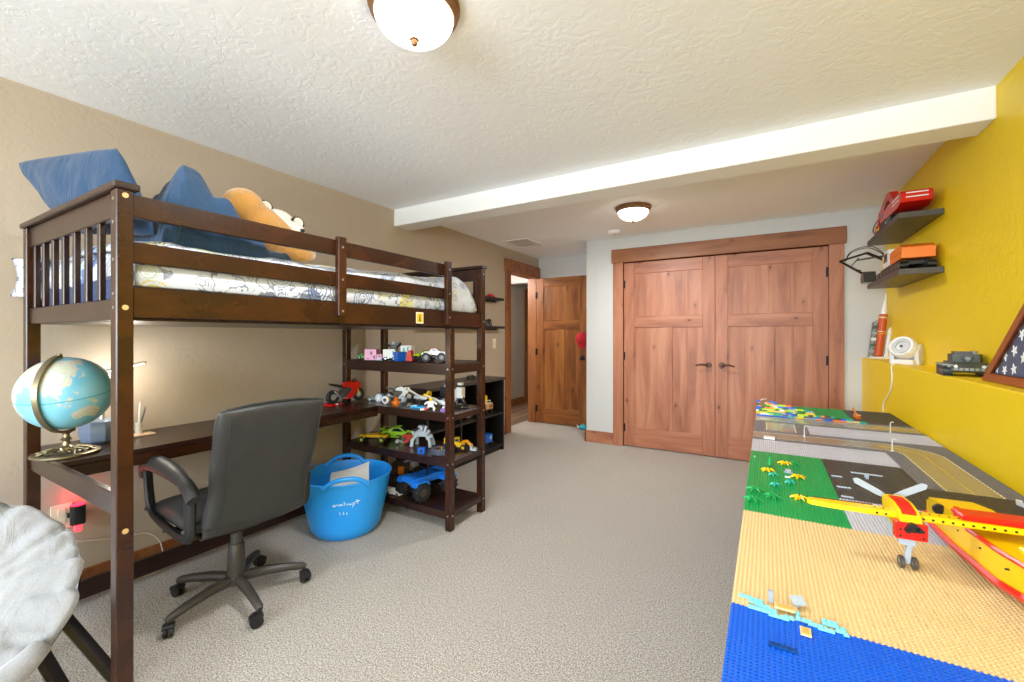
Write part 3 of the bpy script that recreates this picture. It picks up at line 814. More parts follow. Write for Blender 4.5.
# top roll and piping of the back
M().tube([(-.352, -.190, .942), (-.356, -.10, .953), (-.357, 0, .956), (-.356, .10, .953), (-.352, .190, .942)], .005, 8).build('piping', mat('black_piping', '#242425', .5), bk)
for sg in (-1, 1):
    M().tube([(-.2415 - .165 * v + .003 - .010 * (1 - .80 ** 2) + .010, sg * (.214 + .004 * v - .014 * math.exp(-((v - .36) / .16) ** 2)) * .86, .395 + v * .56 - .0109 * v) for v in [.06 + .088 * i for i in range(11)]], .0028, 6).build('seam', mat('black_piping'), bk)
def seatp(s):
    def fn(u, v):
        a = 2 * u - 1; b2 = 2 * v - 1
        e = max(0, (1 - abs(a) ** 5) * (1 - abs(b2) ** 5)) ** .5
        x = .075 + a * .235; y = b2 * .240
        z = .445 + (s * .052 * e) + (.010 * e * math.cos(a * 5) if s > 0 else 0) - .02 * max(0, a - .6)
        return (x, y, z)
    return fn
m = M(); m.grid(seatp(1), 36, 36); m.grid(seatp(-1), 36, 36)
weld(m.build('seat', LEATHER, ch, smooth=180))
M().bb(-.15, .24, -.20, .20, .385, .405, .006).build('seat_pan', BLACK_PL, ch)
for s_ in (1, -1):
    y = .242 * s_
    loop = smooth_path([(.300, y, .620), (.285, y, .52), (.240, y, .440), (.12, y, .412), (-.09, y, .402), (-.150, y, .425), (-.160, y, .50), (-.162, y, .600)], 6)
    fr = M().tube(loop, .016, 10, flat=1.4).build('armrest_frame', BLACK_PL, ch)
    pd = [Vector(p) for p in smooth_path([(.328, y, .580), (.318, y, .630), (.25, y, .658), (.11, y, .662), (-.04, y, .648), (-.150, y, .615), (-.200, y, .580)], 6)]
    n_ = len(pd); rs = [.018 + .012 * math.sin(PI * min(1, (i + 2) / (n_ * .8))) ** .7 if i < n_ * .75 else .022 for i in range(n_)]
    M().tube(pd, rs, 12, flat=1.25).build('armrest_pad', LEATHER, fr)
    for bx in (.0, -.08): M().bb(bx, bx + .05, min(y, .19 * s_), max(y, .19 * s_), .390, .408).build('bracket', BLACK_PL, fr)
    for x, z in ((.248, .455), (.04, .408), (-.154, .45)): M().cyl((x, y + s_ * .018, z), (x, y + s_ * .026, z), .009, .007, 10).build('screw', GREYPL, fr)
M().bb(-.09, .09, -.07, .07, .345, .386, .01).build('tilt_mechanism', BLACK_PL, ch)
M().tube([(.0, -.06, .365), (.0, -.18, .362), (-.005, -.25, .352)], .006, 8).box((-.008, -.275, .346), (.035, .06, .010), (R(-12), 0, 0), .004).build('height_lever', GREYPL, ch)
M().cyl((0, 0, .20), (0, 0, .350), .026, .024, 20).build('gas_column', GREYPL, ch)
M().lathe([(.040, .085), (.040, .10), (.036, .18), (.034, .255), (.030, .262), (.030, .268), (.0005, .268)], 24).build('column_cover', mat('taupe_plastic', '#3b3733', .45), ch)
TAUPE = mat('taupe_plastic')
hub = M().lathe([(.030, .075), (.046, .085), (.046, .115), (.040, .122), (.0005, .122)], 24).build('hub', TAUPE, ch)
for i in range(5):
    a = R(-82 + 72 * i - 177); c_, s2 = math.cos(a), math.sin(a)
    m = M(); m.push((0, 0, 0), (0, 0, a))
    m.tube([(.030, 0, .104), (.12, 0, .104), (.22, 0, .092), (.278, 0, .080), (.292, 0, .074)], [.024, .022, .019, .017, .012], 10, flat=1.0)
    m.pop(); lg = m.build('base_leg', TAUPE, ch)
    m = M(); m.push((c_ * .285, s2 * .285, 0), (0, 0, a + .9 + i * .5))
    m.cyl((-.012, -.016, .027), (-.012, -.005, .027), .026, n=18); m.cyl((-.012, .005, .027), (-.012, .016, .027), .026, n=18); m.cyl((-.012, -.018, .027), (-.012, .018, .027), .008, n=10)
    m.cyl((0, 0, .045), (0, 0, .078), .008, n=10)
    m.prism([(-.040, .030), (-.038, .046), (-.020, .057), (.004, .058), (.014, .050), (.010, .040), (-.012, .036)], -.019, .019, axis='y')
    m.pop(); m.build('caster', BLACK_PL, lg)

# ================================================================== BLUE TUB with papers
TUBM = mat('blue_flexible_plastic', '#28a0ff', .34, spec=.5)
tc = Vector((-2.315, 1.832, 0)); va = math.atan2(-tc.y, -tc.x)
tub = thing('plastic_tub', 'big bright blue flexible plastic tub with loop handles on the carpet', 'tub', tuple(tc))
H = .355
def tr(z): q = z / H; return .198 + .076 * q ** .8
prof = [(.0005, .004), (.165, .004), (.180, .001), (.188, .010)]
prof += [(tr(H * i / 10), H * i / 10) for i in range(1, 11)]
prof += [(tr(H) + .006, H + .003), (tr(H) + .004, H + .009), (tr(H) - .004, H + .008)]
prof += [(tr(H * i / 10) - .006, H * i / 10) for i in range(10, 0, -1)] + [(.176, .014), (.0005, .012)]
M().lathe(prof, 64).build('bowl', TUBM, tub)
for k in (0, PI):
    th0 = va + k
    pts = []
    for i in range(17):
        q = -1 + i / 8
        th = th0 + q * .46; rr = tr(H) - .001
        pts.append((rr * math.cos(th), rr * math.sin(th), H + .052 * (1 - abs(q) ** 2.6) - .012))
    M().tube(pts, .0145, 10).build('handle', TUBM, tub)
def scrawl(strokes):
    m = M()
    for s_ in strokes:
        pts = []
        for (dx, z) in s_:
            r_ = tr(z) + .0012; th = va + dx / r_; pts.append((r_ * math.cos(th), r_ * math.sin(th), z))
        m.tube(pts, .0024, 6)
    return m
z0 = .238
S = [[(-.075, z0), (-.066, z0 + .010), (-.060, z0), (-.066, z0 - .004), (-.075, z0), (-.058, z0 + .002), (-.052, z0 + .011), (-.047, z0), (-.040, z0 + .010), (-.034, z0)],
     [(-.034, z0), (-.026, z0 + .011), (-.020, z0)], [(-.012, z0 + .024), (-.010, z0), (-.002, z0 + .012), (.006, z0)], [(.014, z0 + .010), (.014, z0), (.024, z0 + .001), (.026, z0 + .011), (.027, z0)],
     [(.036, z0 - .016), (.038, z0 + .012), (.048, z0 + .008), (.046, z0), (.038, z0)], [(.060, z0 + .026), (.064, z0 - .002)], [(.050, z0 + .014), (.078, z0 + .016)]]
S += [[(-.036, z0 - .040), (-.034, z0 - .056)], [(-.016, z0 - .040), (-.014, z0 - .058)], [(.002, z0 - .046), (.004, z0 - .058)]]
scrawl(S[:-3]).build('handwriting', mat('white_marker', '#dff0fb', .5), tub, label='white handwritten scrawl')
for q in S[-3:]: scrawl([q]).build('tally_mark', mat('white_marker'), tub)
PAPER = mat('white_paper', '#e9e7e4', .7)
for (loc, rot, d, lb) in (((-2.345, 1.885, .285), (R(24), R(-16), R(35)), (.26, .20, .003), 'white sheet of paper standing tilted in the blue tub'),
                          ((-2.250, 1.750, .205), (R(-14), R(10), R(70)), (.22, .16, .003), 'folded white sheet lying lower in the blue tub')):
    m = M(); nn = 9
    m.push((0, 0, 0), rot)
    top = []; 
    for j in range(nn):
        for i in range(nn):
            a, b2 = i / (nn - 1) - .5, j / (nn - 1) - .5
            top.append((a * d[0], b2 * d[1], .05 * a * a + .02 * math.sin(b2 * 4)))
    vs = top + [(x, y, z - .002) for x, y, z in top]; N = nn * nn
    fs = []
    for j in range(nn - 1):
        for i in range(nn - 1):
            q = (j * nn + i, j * nn + i + 1, (j + 1) * nn + i + 1, (j + 1) * nn + i); fs += [q, tuple(N + t for t in q[::-1])]
    bd = [i for i in range(nn)] + [j * nn + nn - 1 for j in range(1, nn)] + [(nn - 1) * nn + i for i in range(nn - 2, -1, -1)] + [j * nn for j in range(nn - 2, 0, -1)]
    for i in range(len(bd)): a, b2 = bd[i], bd[(i + 1) % len(bd)]; fs.append((a, b2, N + b2, N + a))
    m.add(vs, fs); m.pop()
    o = m.build('paper_sheet', PAPER, smooth=40); o.location = loc; tag(o, lb, 'paper')
o = M().push((0, 0, .045), (0, 0, R(20))).box((0, 0, 0), (.20, .22, .055), b=.004).box((.03, -.02, .09), (.16, .19, .09), (R(6), R(8), R(25)), .004).pop().build('box_file', mat('grey_card', '#a9adb3', .6)); o.location = tuple(tc)
tag(o, 'grey card box at the bottom of the blue tub', 'box')

# ================================================================== SAUCER CHAIR
SUEDE = cloth('light_grey_plush', '#88888b', '#b2b2b4', 240, 1., .5, .5)
sc_ = thing('saucer_chair', 'round light grey padded saucer chair beside the end of the loft bed', 'saucer chair', (-2.105, .190, 0))
nz = Vector((.72, -.10, .68)).normalized(); up = Vector((-.68, 0, .73)); up = (up - nz * up.dot(nz)).normalized(); sx = up.cross(nz)
C0 = Vector((0, 0, .425))
def dish(side):
    def fn(u, v):
        a = 2 * PI * u; r = max(.001, v)
        fold = (.5 + .5 * math.cos(a * 13 + 1.6 * math.sin(a * 3) + 1.2 * r)) ** .6
        rad = .338 * r * (1 + .030 * fold * max(0, r - .5) * 2 + .012 * math.sin(a * 5))
        val = (.5 + .5 * math.cos(a * 15 + 1.4 * math.sin(a * 4))) ** 7 * min(1, max(0, (r - .45) * 2.6))
        rad *= 1 - .022 * val
        h = .115 * r ** 2.2 - .09 - (.024 * val if side > 0 else 0)
        puff = (1 - r ** 8) ** .5 if r < 1 else 0
        seam = 1 - .75 * math.exp(-((r - .42) / .035) ** 2)
        if side > 0:
            q = h + puff * (.044 * seam + .026 * fold * min(1, max(0, (r - .40) * 2.4))) + .007 * mnoise.noise((math.cos(a) * r * 11, math.sin(a) * r * 11, 5)) + .004 * mnoise.noise((math.cos(a) * r * 6, math.sin(a) * r * 6, 2))
        else: q = h - puff * .028
        return C0 + sx * (rad * math.cos(a)) + up * (rad * math.sin(a)) + nz * q
    return fn
m = M(); m.grid(dish(1), 170, 46, True); m.grid(dish(-1), 170, 20, True)
weld(m.build('cushion', SUEDE, sc_, smooth=180), .0012)
# soft roll along the lower lip
m = M(); pts = []
for i in range(15):
    a = R(202 + 7.8 * i) ; pts.append(C0 + sx * (.325 * math.cos(a)) + up * (.325 * math.sin(a)) + nz * .045)
m.tube(pts, [.02 + .035 * math.sin(PI * (i + 1) / 16) for i in range(15)], 14)
m.build('front_roll', SUEDE, sc_, smooth=180)
ringp = [C0 + sx * (.330 * math.cos(2 * PI * i / 40)) + up * (.330 * math.sin(2 * PI * i / 40)) - nz * .004 for i in range(40)]
M().tube(ringp, .011, 8, closed=True).build('hoop', DARKMETAL, sc_)
for (p0, p1) in (((.05, .290, .28), (.180, .410, .010)), ((.135, .215, .25), (.190, .290, .010)), ((.05, -.28, .27), (.175, -.42, .010)), ((-.20, .22, .52), (-.27, .235, .010)), ((-.20, -.22, .52), (-.27, -.36, .010))):
    lg = M().tube([p0, p1], .014, 8, flat=2.0).build('leg', DARKMETAL, sc_)
    M().ell(p1, (.018, .018, .010), n=10, m=6).build('foot_cap', BLACK_PL, lg)
# ================================================================== PLAY TABLE
TZ = .7125                               # table top; baseplate tops end up near .72
TABX0, TABX1, TABY0, TABY1 = -.0575, .7115, .16, 3.748
MDF = mat('table_board', '#6a5138', .5)
tb = thing('play_table', 'long low play table along the yellow wall under the studded baseplates', 'table', (.33, 1.95, 0))
M().bb(TABX0, TABX1, TABY0, TABY1, TZ - .03, TZ, .003).build('table_top', MDF, tb, world=True)
M().bb(TABX0 + .04, TABX0 + .06, TABY0 + .05, TABY1 - .05, TZ - .11, TZ - .03).bb(TABX1 - .06, TABX1 - .04, TABY0 + .05, TABY1 - .05, TZ - .11, TZ - .03).build('apron', MDF, tb, world=True)
for x in (TABX0 + .03, TABX1 - .09):
    for y in (TABY0 + .04, 1.93, TABY1 - .10): M().bb(x, x + .06, y, y + .06, 0, TZ - .03, .004).build('leg', MDF, tb, world=True)

PITCH = .008; PN = 32; PS = .256
def plate_mesh(name, mask=None):
    """32 x 32 stud baseplate, origin at its corner; mask(i,j) False leaves a stud out"""
    m = M(); m.bb(.0001, PS - .0001, .0001, PS - .0001, 0, .0032, .0006)
    ns = 8; cs = [(math.cos(2 * PI * k / ns + .39), math.sin(2 * PI * k / ns + .39)) for k in range(ns)]
    v, f = m.v, m.f
    for i in range(PN):
        for j in range(PN):
            if mask and not mask(i, j): continue
            cx_, cy_ = (i + .5) * PITCH, (j + .5) * PITCH; o_ = len(v)
            v += [(cx_ + .00245 * a, cy_ + .00245 * b, .0031) for a, b in cs] + [(cx_ + .00245 * a, cy_ + .00245 * b, .0053) for a, b in cs]
            f += [(o_ + k, o_ + (k + 1) % ns, o_ + ns + (k + 1) % ns, o_ + ns + k) for k in range(ns)]
            f.append(tuple(o_ + ns + k for k in range(ns)))
    me = bpy.data.meshes.new(name); me.from_pydata(v, [], f); return me
def abs_mat(n, c, r=.28): return mat('brick_' + n, c, r, spec=.5)
PC = dict(blue=abs_mat('blue', '#0e5fd6'), tan=abs_mat('tan', '#e0c491'), green=abs_mat('green', '#0f9c52'), lgrey=abs_mat('light_grey', '#c4c3cd'),
          dark=abs_mat('dark_grey', '#4b453f'), dgrey=abs_mat('mid_grey', '#77757a'))
ROADM = mat('road_tile', '#958a78', .16); LINEM = mat('road_line_white', '#e3ddd0', .4); LINEY = mat('road_line_yellow', '#dfbf2c', .4)
full = plate_mesh('baseplate'); full.materials.append(PC['blue'])
roadX = plate_mesh('baseplate_road_x', lambda i, j: j < 7 or j > 24); roadX.materials.append(PC['dgrey'])
roadY = plate_mesh('baseplate_road_y', lambda i, j: i < 7 or i > 24); roadY.materials.append(PC['dgrey'])
def rc(i, j):
    r = math.hypot(i + .5, j + .5); return not (6.6 < r < 25.4)
roadC = plate_mesh('baseplate_road_curve', rc); roadC.materials.append(PC['dgrey'])
COLN = {0: 'along the carpet edge', 1: 'in the middle column', 2: 'against the yellow wall'}
CN = dict(blue='blue', tan='tan', green='green', lgrey='light grey', dark='dark grey')
def plate(ci, k, color, where):
    o = bpy.data.objects.new('studded_baseplate', full); COL.objects.link(o)
    o.location = (TABX0 + PS * ci, .93 + PS * k, TZ + .0004)
    o.material_slots[0].link = 'OBJECT'; o.material_slots[0].material = PC[color]
    return tag(o, '%s studded baseplate on the play table, %s' % (CN[color], where), 'baseplate', 'studded baseplates on the play table')
G = {(0, 0): ('tan', 'bordering the blue plates at the carpet edge'), (0, 1): ('tan', 'bordering the green plates at the carpet edge'),
     (1, 0): ('tan', 'middle column, bordering the blue plates'), (1, 1): ('tan', 'middle column, under the tail of the model plane'),
     (2, 0): ('tan', 'wall column, bordering the blue plates'), (2, 1): ('tan', 'wall column, beside the tail of the plane'),
     (0, 2): ('green', 'nearest green one, touching the tan plates'), (0, 3): ('green', 'middle one of the three green plates'), (0, 4): ('green', 'holding the little cone tree'),
     (1, 2): ('lgrey', 'under the wing of the model plane'), (1, 3): ('dark', 'under the propeller of the plane'), (1, 4): ('dark', 'with the small grey crossbar'),
     (2, 2): ('dark', 'under the wing nearest the yellow wall'), (2, 3): ('dark', 'at the wall before the road curve'),
     (0, 5): ('lgrey', 'behind the green ones at the carpet edge'), (1, 5): ('lgrey', 'behind the dark ones, middle column'),
     (1, 7): ('lgrey', 'beyond the road, middle column'), (2, 7): ('lgrey', 'beyond the road, against the wall'),
     (0, 10): ('green', 'farthest one at the carpet corner'), (1, 10): ('green', 'farthest one in the middle column'), (2, 10): ('dark', 'farthest one in the wall corner'),
     (0, 9): ('green', 'behind the low brick wall at the carpet edge'), (1, 9): ('green', 'behind the low brick wall, middle column'), (2, 9): ('dark', 'beyond the far road at the wall')}
for k, nm in ((-1, 'third'), (-2, 'second'), (-3, 'first')):
    for ci in range(3): G[(ci, k)] = ('blue', ('touching tan, ' if k == -1 else ('second from tan, ' if k == -2 else 'at the near end, ')) + COLN[ci])
for (ci, k), (c, wh) in G.items(): plate(ci, k, c, wh)
def road(ci, k, kind, label, rz=0):
    me = dict(x=roadX, y=roadY, c=roadC)[kind]
    t = thing('road_baseplate', label, 'road plate', (TABX0 + PS * ci, .93 + PS * k, TZ + .0004), 0, 'road baseplates on the play table')
    o = bpy.data.objects.new('studded_base', me); COL.objects.link(o); o.parent = t
    a, b2 = 7 * PITCH, 25 * PITCH; z0, z1 = .003, .0036
    def P4(m, poly): m.prism(poly, z1, z1 + .00025)
    if kind == 'x':
        M().bb(.0002, PS - .0002, a, b2, z0, z1).build('road_surface', ROADM, t)
        for q in (a + .004, b2 - .007): m = M(); P4(m, [(0, q), (PS, q), (PS, q + .003), (0, q + .003)]); m.build('road_marking', LINEM, t)
    elif kind == 'y':
        M().bb(a, b2, .0002, PS - .0002, z0, z1).build('road_surface', ROADM, t)
        for xx in (a + .003, b2 - .007):
          m = M()
          for i in range(11): P4(m, [(xx, .023 * i + .003), (xx + .004, .023 * i + .003), (xx + .004, .023 * i + .018), (xx, .023 * i + .018)])
          m.build('road_marking', LINEM, t)
        P4y = M(); P4y.prism([(PS / 2 - .0015, 0), (PS / 2 + .0015, 0), (PS / 2 + .0015, PS), (PS / 2 - .0015, PS)], z1, z1 + .00025); P4y.build('road_marking', LINEY, t)
    else:
        def arc(r0, r1, n=24): return [(r0 * math.cos(PI / 2 * i / n), r0 * math.sin(PI / 2 * i / n)) for i in range(n + 1)] + [(r1 * math.cos(PI / 2 * i / n), r1 * math.sin(PI / 2 * i / n)) for i in range(n, -1, -1)]
        def band(m, r0, r1, za, zb):
            n = 24
            for i in range(n):
                a0, a1 = PI / 2 * i / n, PI / 2 * (i + 1) / n
                m.prism([(r0 * math.cos(a0), r0 * math.sin(a0)), (r1 * math.cos(a0), r1 * math.sin(a0)), (r1 * math.cos(a1), r1 * math.sin(a1)), (r0 * math.cos(a1), r0 * math.sin(a1))], za, zb)
            return m
        band(M(), a, b2, z0, z1).build('road_surface', ROADM, t)
        for q in (a + .003, b2 - .007): band(M(), q, q + .003, z1, z1 + .00025).build('road_marking', LINEM, t)
        band(M(), PS / 2 - .0012, PS / 2 + .0012, z1, z1 + .00025).build('road_marking', LINEY, t)
    return t
road(0, 6, 'x', 'grey road baseplate at the carpet edge with the white tile')
road(1, 6, 'x', 'grey road baseplate in the middle of the cross road')
road(2, 6, 'c', 'grey road baseplate where the road bends at the wall')
road(2, 5, 'y', 'grey road baseplate with yellow centre line beside light grey studs')
road(2, 4, 'y', 'grey road baseplate with yellow centre line beside dark studs')
road(0, 7, 'y', 'grey road baseplate at the carpet edge with the lamp post')
road(0, 8, 'x', 'grey road baseplate under the brick wall at the carpet edge')
road(1, 8, 'x', 'grey road baseplate under the brick wall, middle column')
road(2, 8, 'x', 'tan reflecting road baseplate against the wall before the dark plates')

TOP = TZ + .0004 + .0032                 # level on which bricks sit (around the studs)
def brick(m, x, y, z, nx, ny, h=.0096, rz=0, studs=True):
    """toy brick with studs, centred in x,y on z"""
    m.push((x, y, z), (0, 0, rz)); m.bb(-nx * .004, nx * .004, -ny * .004, ny * .004, 0, h, .0003)
    if studs:
        for i in range(nx):
            for j in range(ny): m.cyl(((i - (nx - 1) / 2) * .008, (j - (ny - 1) / 2) * .008, h), ((i - (nx - 1) / 2) * .008, (j - (ny - 1) / 2) * .008, h + .0017), .0024, n=8)
    return m.pop()
def solo(name, m, mt, label, cat, loc, rz=0, group=None):
    o = m.build(name, mt); o.location = loc; o.rotation_euler = (0, 0, rz); return tag(o, label, cat, group)
STT = TOP + .0018
CY = mat('trans_cyan', '#86d8e6', .12); PALE = mat('pale_grey_brick', '#a6b3c0', .3); YEL = mat('brick_yellow', '#f2c407', .28); LIME = mat('brick_lime', '#b6d62a', .3)
TEAL = mat('brick_teal', '#17a98f', .3); WHT = mat('brick_white', '#ececea', .3); ORG = mat('brick_orange', '#ef7d1a', .3); RED = mat('brick_red', '#d41a12', .28); TAN = PC['tan']; BLU = mat('brick_royal', '#1663d0', .28); BLK = mat('brick_black', '#191919', .35); GRY = mat('brick_grey', '#9aa3ad', .3); DGRY = mat('brick_dark_grey', '#4c5356', .4); GRN = mat('brick_green', '#1d9c4b', .3)
# flowers and leaves pressed on the green plates
def flower(label, x, y, rz, s, mt, gname, nm='toy_flower', cat='toy plant'):
    t = thing(nm, label, cat, (x, y, STT), rz, gname)
    m = M()
    for i in range(6):
        a = 2 * PI * i / 6; c_, s_ = math.cos(a), math.sin(a)
        m.push((0, 0, 0), (0, 0, a)).tube([(.003, 0, .006), (.011 * s, 0, .009), (.020 * s, 0, .006), (.026 * s, 0, .002)], [.0016, .0030, .0026, .0008], 6, flat=1.6).pop()
    m.build('fronds', mt, t)
    M().cyl((0, 0, 0), (0, 0, .010), .0035, n=10).build('stalk', mt, t)
    return t
fl = [((.064, 2.029), 'yellow toy flower on the green plate, farthest from the plane'), ((.007, 1.892), 'yellow toy flower nearest the carpet edge'), ((.099, 1.858), 'yellow toy flower beside the grey rock piece'), ((.090, 1.620), 'yellow toy flower touching the wing tip of the plane')]
for i, ((x, y), lb) in enumerate(fl): flower(lb, x, y, i * .7, 1.0, YEL, 'yellow toy flowers')
lv = [((-.030, 1.636), 'green toy palm leaf nearest the carpet edge, far one of the pair'), ((-.034, 1.535), 'green toy palm leaf at the near carpet corner of the green plates'), ((.019, 1.593), 'green toy palm leaf on the near green plate towards the wing'), ((.098, 2.044), 'green toy leaf sprig behind the yellow flowers'), ((.024, 1.844), 'teal toy leaf in front of the carpet-side yellow flower'), ((.072, 1.775), 'teal toy leaf near the small gold stud'), ((.029, 1.723), 'teal toy leaf in the middle of the green plates')]
for i, ((x, y), lb) in enumerate(lv): flower(lb, x, y, i * .9, 1.1 if i < 3 else .7, TEAL if i > 3 else GRN, 'green toy leaves', 'toy_leaf')
t = thing('toy_cone_tree', 'small green cone tree standing on the green plate', 'toy tree', (.013, 1.982, STT))
M().lathe([(.0005, .004), (.010, .005), (.006, .014), (.008, .015), (.0045, .024), (.006, .025), (.0005, .036)], 12).build('needles', GRN, t); M().cyl((0, 0, 0), (0, 0, .006), .003, n=8).build('trunk', GRN, t)
solo('toy_rock', M().push((0, 0, 0)).prism([(-.014, -.010), (.013, -.012), (.015, .006), (.002, .013), (-.013, .008)], 0, .006).prism([(-.009, -.006), (.008, -.007), (.007, .005), (-.006, .006)], .006, .013).pop(), GRY, 'grey rock piece among the yellow flowers', 'toy rock', (.072, 1.915, STT))
solo('toy_stud', M().cyl((0, 0, 0), (0, 0, .006), .004, n=10), mat('gold_brick', '#c9a63a', .25, .5), 'small gold stud on the green plates', 'toy stud', (.086, 1.784, STT))
solo('toy_petal', brick(M(), 0, 0, 0, 2, 1, .0032), WHT, 'small white stud pieces beside the grey rock', 'toy brick', (.067, 1.846, STT))
solo('toy_petal', brick(M(), 0, 0, 0, 1, 2, .0032), mat('pale_green_brick', '#8fd6a8', .3), 'pale green piece at the far carpet corner of the green plates', 'toy brick', (-.041, 2.091, STT))
# grey tiles at the edge of the dark plates
for (x, y), nx, lb in (((.222, 1.949), 4, 'light grey strip tile on the dark plates, farthest of three'), ((.226, 1.819), 5, 'light grey strip tile on the dark plates, middle of three'), ((.222, 1.716), 4, 'light grey strip tile where dark meets light grey plates')):
    m = M(); brick(m, 0, 0, 0, nx, 1, .0032, studs=False); m.bb(-nx * .004 + .001, nx * .004 - .001, -.003, .003, .0032, .0040)
    solo('toy_tile', m, PALE, lb, 'toy tile', (x, y, STT), 0, 'light grey strip tiles')
t = thing('toy_crossbar', 'small grey crossbar on a post standing on the dark plate', 'toy part', (.312, 1.985, STT))
M().bb(-.045, .045, -.004, .004, .012, .016, .0006).build('bar', PALE, t); M().bb(-.006, .006, -.004, .004, 0, .012).bb(-.004, .004, -.016, -.004, 0, .006).build('post', PALE, t)
# shoreline: thin cyan plates, tan and grey tiles
sh = [(-.034, .959, 3, 1), (-.016, .951, 3, 2), (-.006, .940, 3, 1), (-.014, .927, 4, 1), (.006, .930, 3, 2), (.020, .919, 4, 1), (.036, .926, 2, 1), (.050, .940, 1, 3), (.063, .930, 2, 1), (.076, .926, 3, 1), (.090, .920, 3, 1), (.098, .943, 3, 2), (.112, .932, 2, 2), (.118, .922, 1, 1)]
for i, (x, y, nx, ny) in enumerate(sh):
    lb = 'thin translucent cyan plate in the strip along the blue and tan shoreline'
    solo('toy_plate', brick(M(), 0, 0, 0, nx, ny, .0032), CY, lb, 'toy brick', (x, y, STT + .0003 * (i % 3)), 0, 'cyan shoreline plates')
m = M(); brick(m, 0, 0, 0, 1, 1, .020); solo('toy_brick', m, GRY, 'upright grey brick on the cyan shoreline', 'toy brick', (.008, .962, STT + .004))
m = M(); m.box((0, 0, .012), (.022, .020, .004), (R(18), 0, R(20)), .0005).cyl((0, 0, 0), (0, 0, .012), .003, n=8); solo('toy_ramp', m, PALE, 'tilted grey tile standing over the cyan shoreline', 'toy tile', (.052, .975, STT))
def tile(nx, ny, lb, loc):
    t = thing('toy_tile', lb, 'toy tile', loc); M().bb(-nx * .004, nx * .004, -ny * .004, ny * .004, 0, .0032, .0004).build('tile', TAN, t)
    M().bb(-nx * .004 + .003, nx * .004 - .003, -ny * .004 + .003, ny * .004 - .003, .0032, .0038).build('inset', mat('tan_inset', '#cfa653', .3), t); return t
tile(4, 2, 'tan oblong tile laid across the cyan shoreline', (.030, .945, STT + .006)); tile(2, 3, 'tan square tile lying on the blue plate', (.059, .897, STT))
solo('toy_plate', brick(M(), 0, 0, 0, 5, 1, .0032), mat('dark_blue_clear', '#0c3f7e', .15), 'dark blue strip lying on the blue plate', 'toy brick', (.023, .832, STT))
# lamp posts, white tile, orange arm, edge toy
def lamp_post(x, y, lb):
    t = thing('toy_lamp_post', lb, 'toy lamp post', (x, y, STT)); M().cyl((0, 0, 0), (0, 0, .003), .006, n=10).cyl((0, 0, .003), (0, 0, .052), .0018, n=8).build('pole', WHT, t)
    M().tube([(0, 0, .050), (.006, 0, .056), (.014, 0, .054)], .002, 6).build('lantern', WHT, t)
lamp_post(.168, 2.640, 'white toy lamp post where the two roads meet at the carpet side'); lamp_post(.569, 2.990, 'white toy lamp post on the far road by the wall'); lamp_post(.483, 2.505, 'white toy lamp post at the corner of the bending road')
solo('toy_tile', brick(M(), 0, 0, 0, 6, 4, .0096, studs=False), WHT, 'white oblong tile on the road at the carpet edge', 'toy tile', (.014, 2.500, STT))
t = thing('toy_digger_boom', 'orange jointed arm piece on the dark plates at the far end', 'toy part', (.490, 3.40, STT))
M().tube([(.02, .30, .020), (.012, .16, .012), (.006, .04, .010)], .006, 8).build('boom', ORG, t); M().prism([(-.015, .05), (.022, .045), (.016, -.01), (-.004, -.03)], 0, .018).build('claw', ORG, t)
t = thing('toy_boat', 'small white red and blue toy at the foot of the yellow wall', 'toy boat', (.672, 1.885, STT), R(20))
M().prism([(-.012, -.03), (.012, -.03), (.012, .02), (0, .038), (-.012, .02)], 0, .012).build('hull', WHT, t); M().bb(-.009, .009, -.02, .005, .012, .022, .001).build('cabin', BLU, t); M().bb(-.011, .011, -.028, -.020, .012, .018).build('stern', RED, t)
# low wall of bricks (clicked together: one thing, each brick a part)
random.seed(11)
bw = thing('toy_brick_wall', 'long stepped wall of mixed coloured bricks across the far road', 'toy wall', (.2, 3.215, STT - .0012))
pal2 = [LIME, TEAL, YEL, BLU, TAN, WHT, DGRY, GRN, LIME, ORG, BLU, GRY]
nb = 0
for row in range(10):
    x = TABX0 + .002; xe = [.505, .44, .36, .30, .26, .21, .17, .13, .09, .05][row]; y0 = 3.205 + row * .001
    while x < xe:
        nx = random.choice((2, 3, 4, 6) if row else (4, 6, 8)); w_ = nx * .008
        if x + w_ > xe + .01: break
        if nb < 90 and not (row > 2 and random.random() < .28):
            mtb = random.choice(pal2)
            if row == 0 and x > .30: mtb = [RED, ORG, TAN, TEAL][nb % 4]
            if row == 0 and x < .10: mtb = BLU
            brick(M(), x + w_ / 2, y0 + random.choice((0, 0, .004)), .0096 * row, nx, 2, .0095).build('brick', mtb, bw, world=False).location = Vector((-.2, -3.215, 0)); nb += 1
        x += w_
    # second thickness at the foot
for i in range(9): brick(M(), TABX0 + .03 + i * .034, 3.232 + (i % 2) * .010, 0, 4, 2, .0095 * (1 + (i * 7) % 3)).build('brick', pal2[(i * 5 + 2) % 12], bw).location = Vector((-.2, -3.215, 0))
M().tube(smooth_path([(-.242, .0, .055), (-.238, .0, .085), (-.222, .0, .104), (-.198, .0, .108)]), .0018, 6).build('curved_stem', WHT, bw)

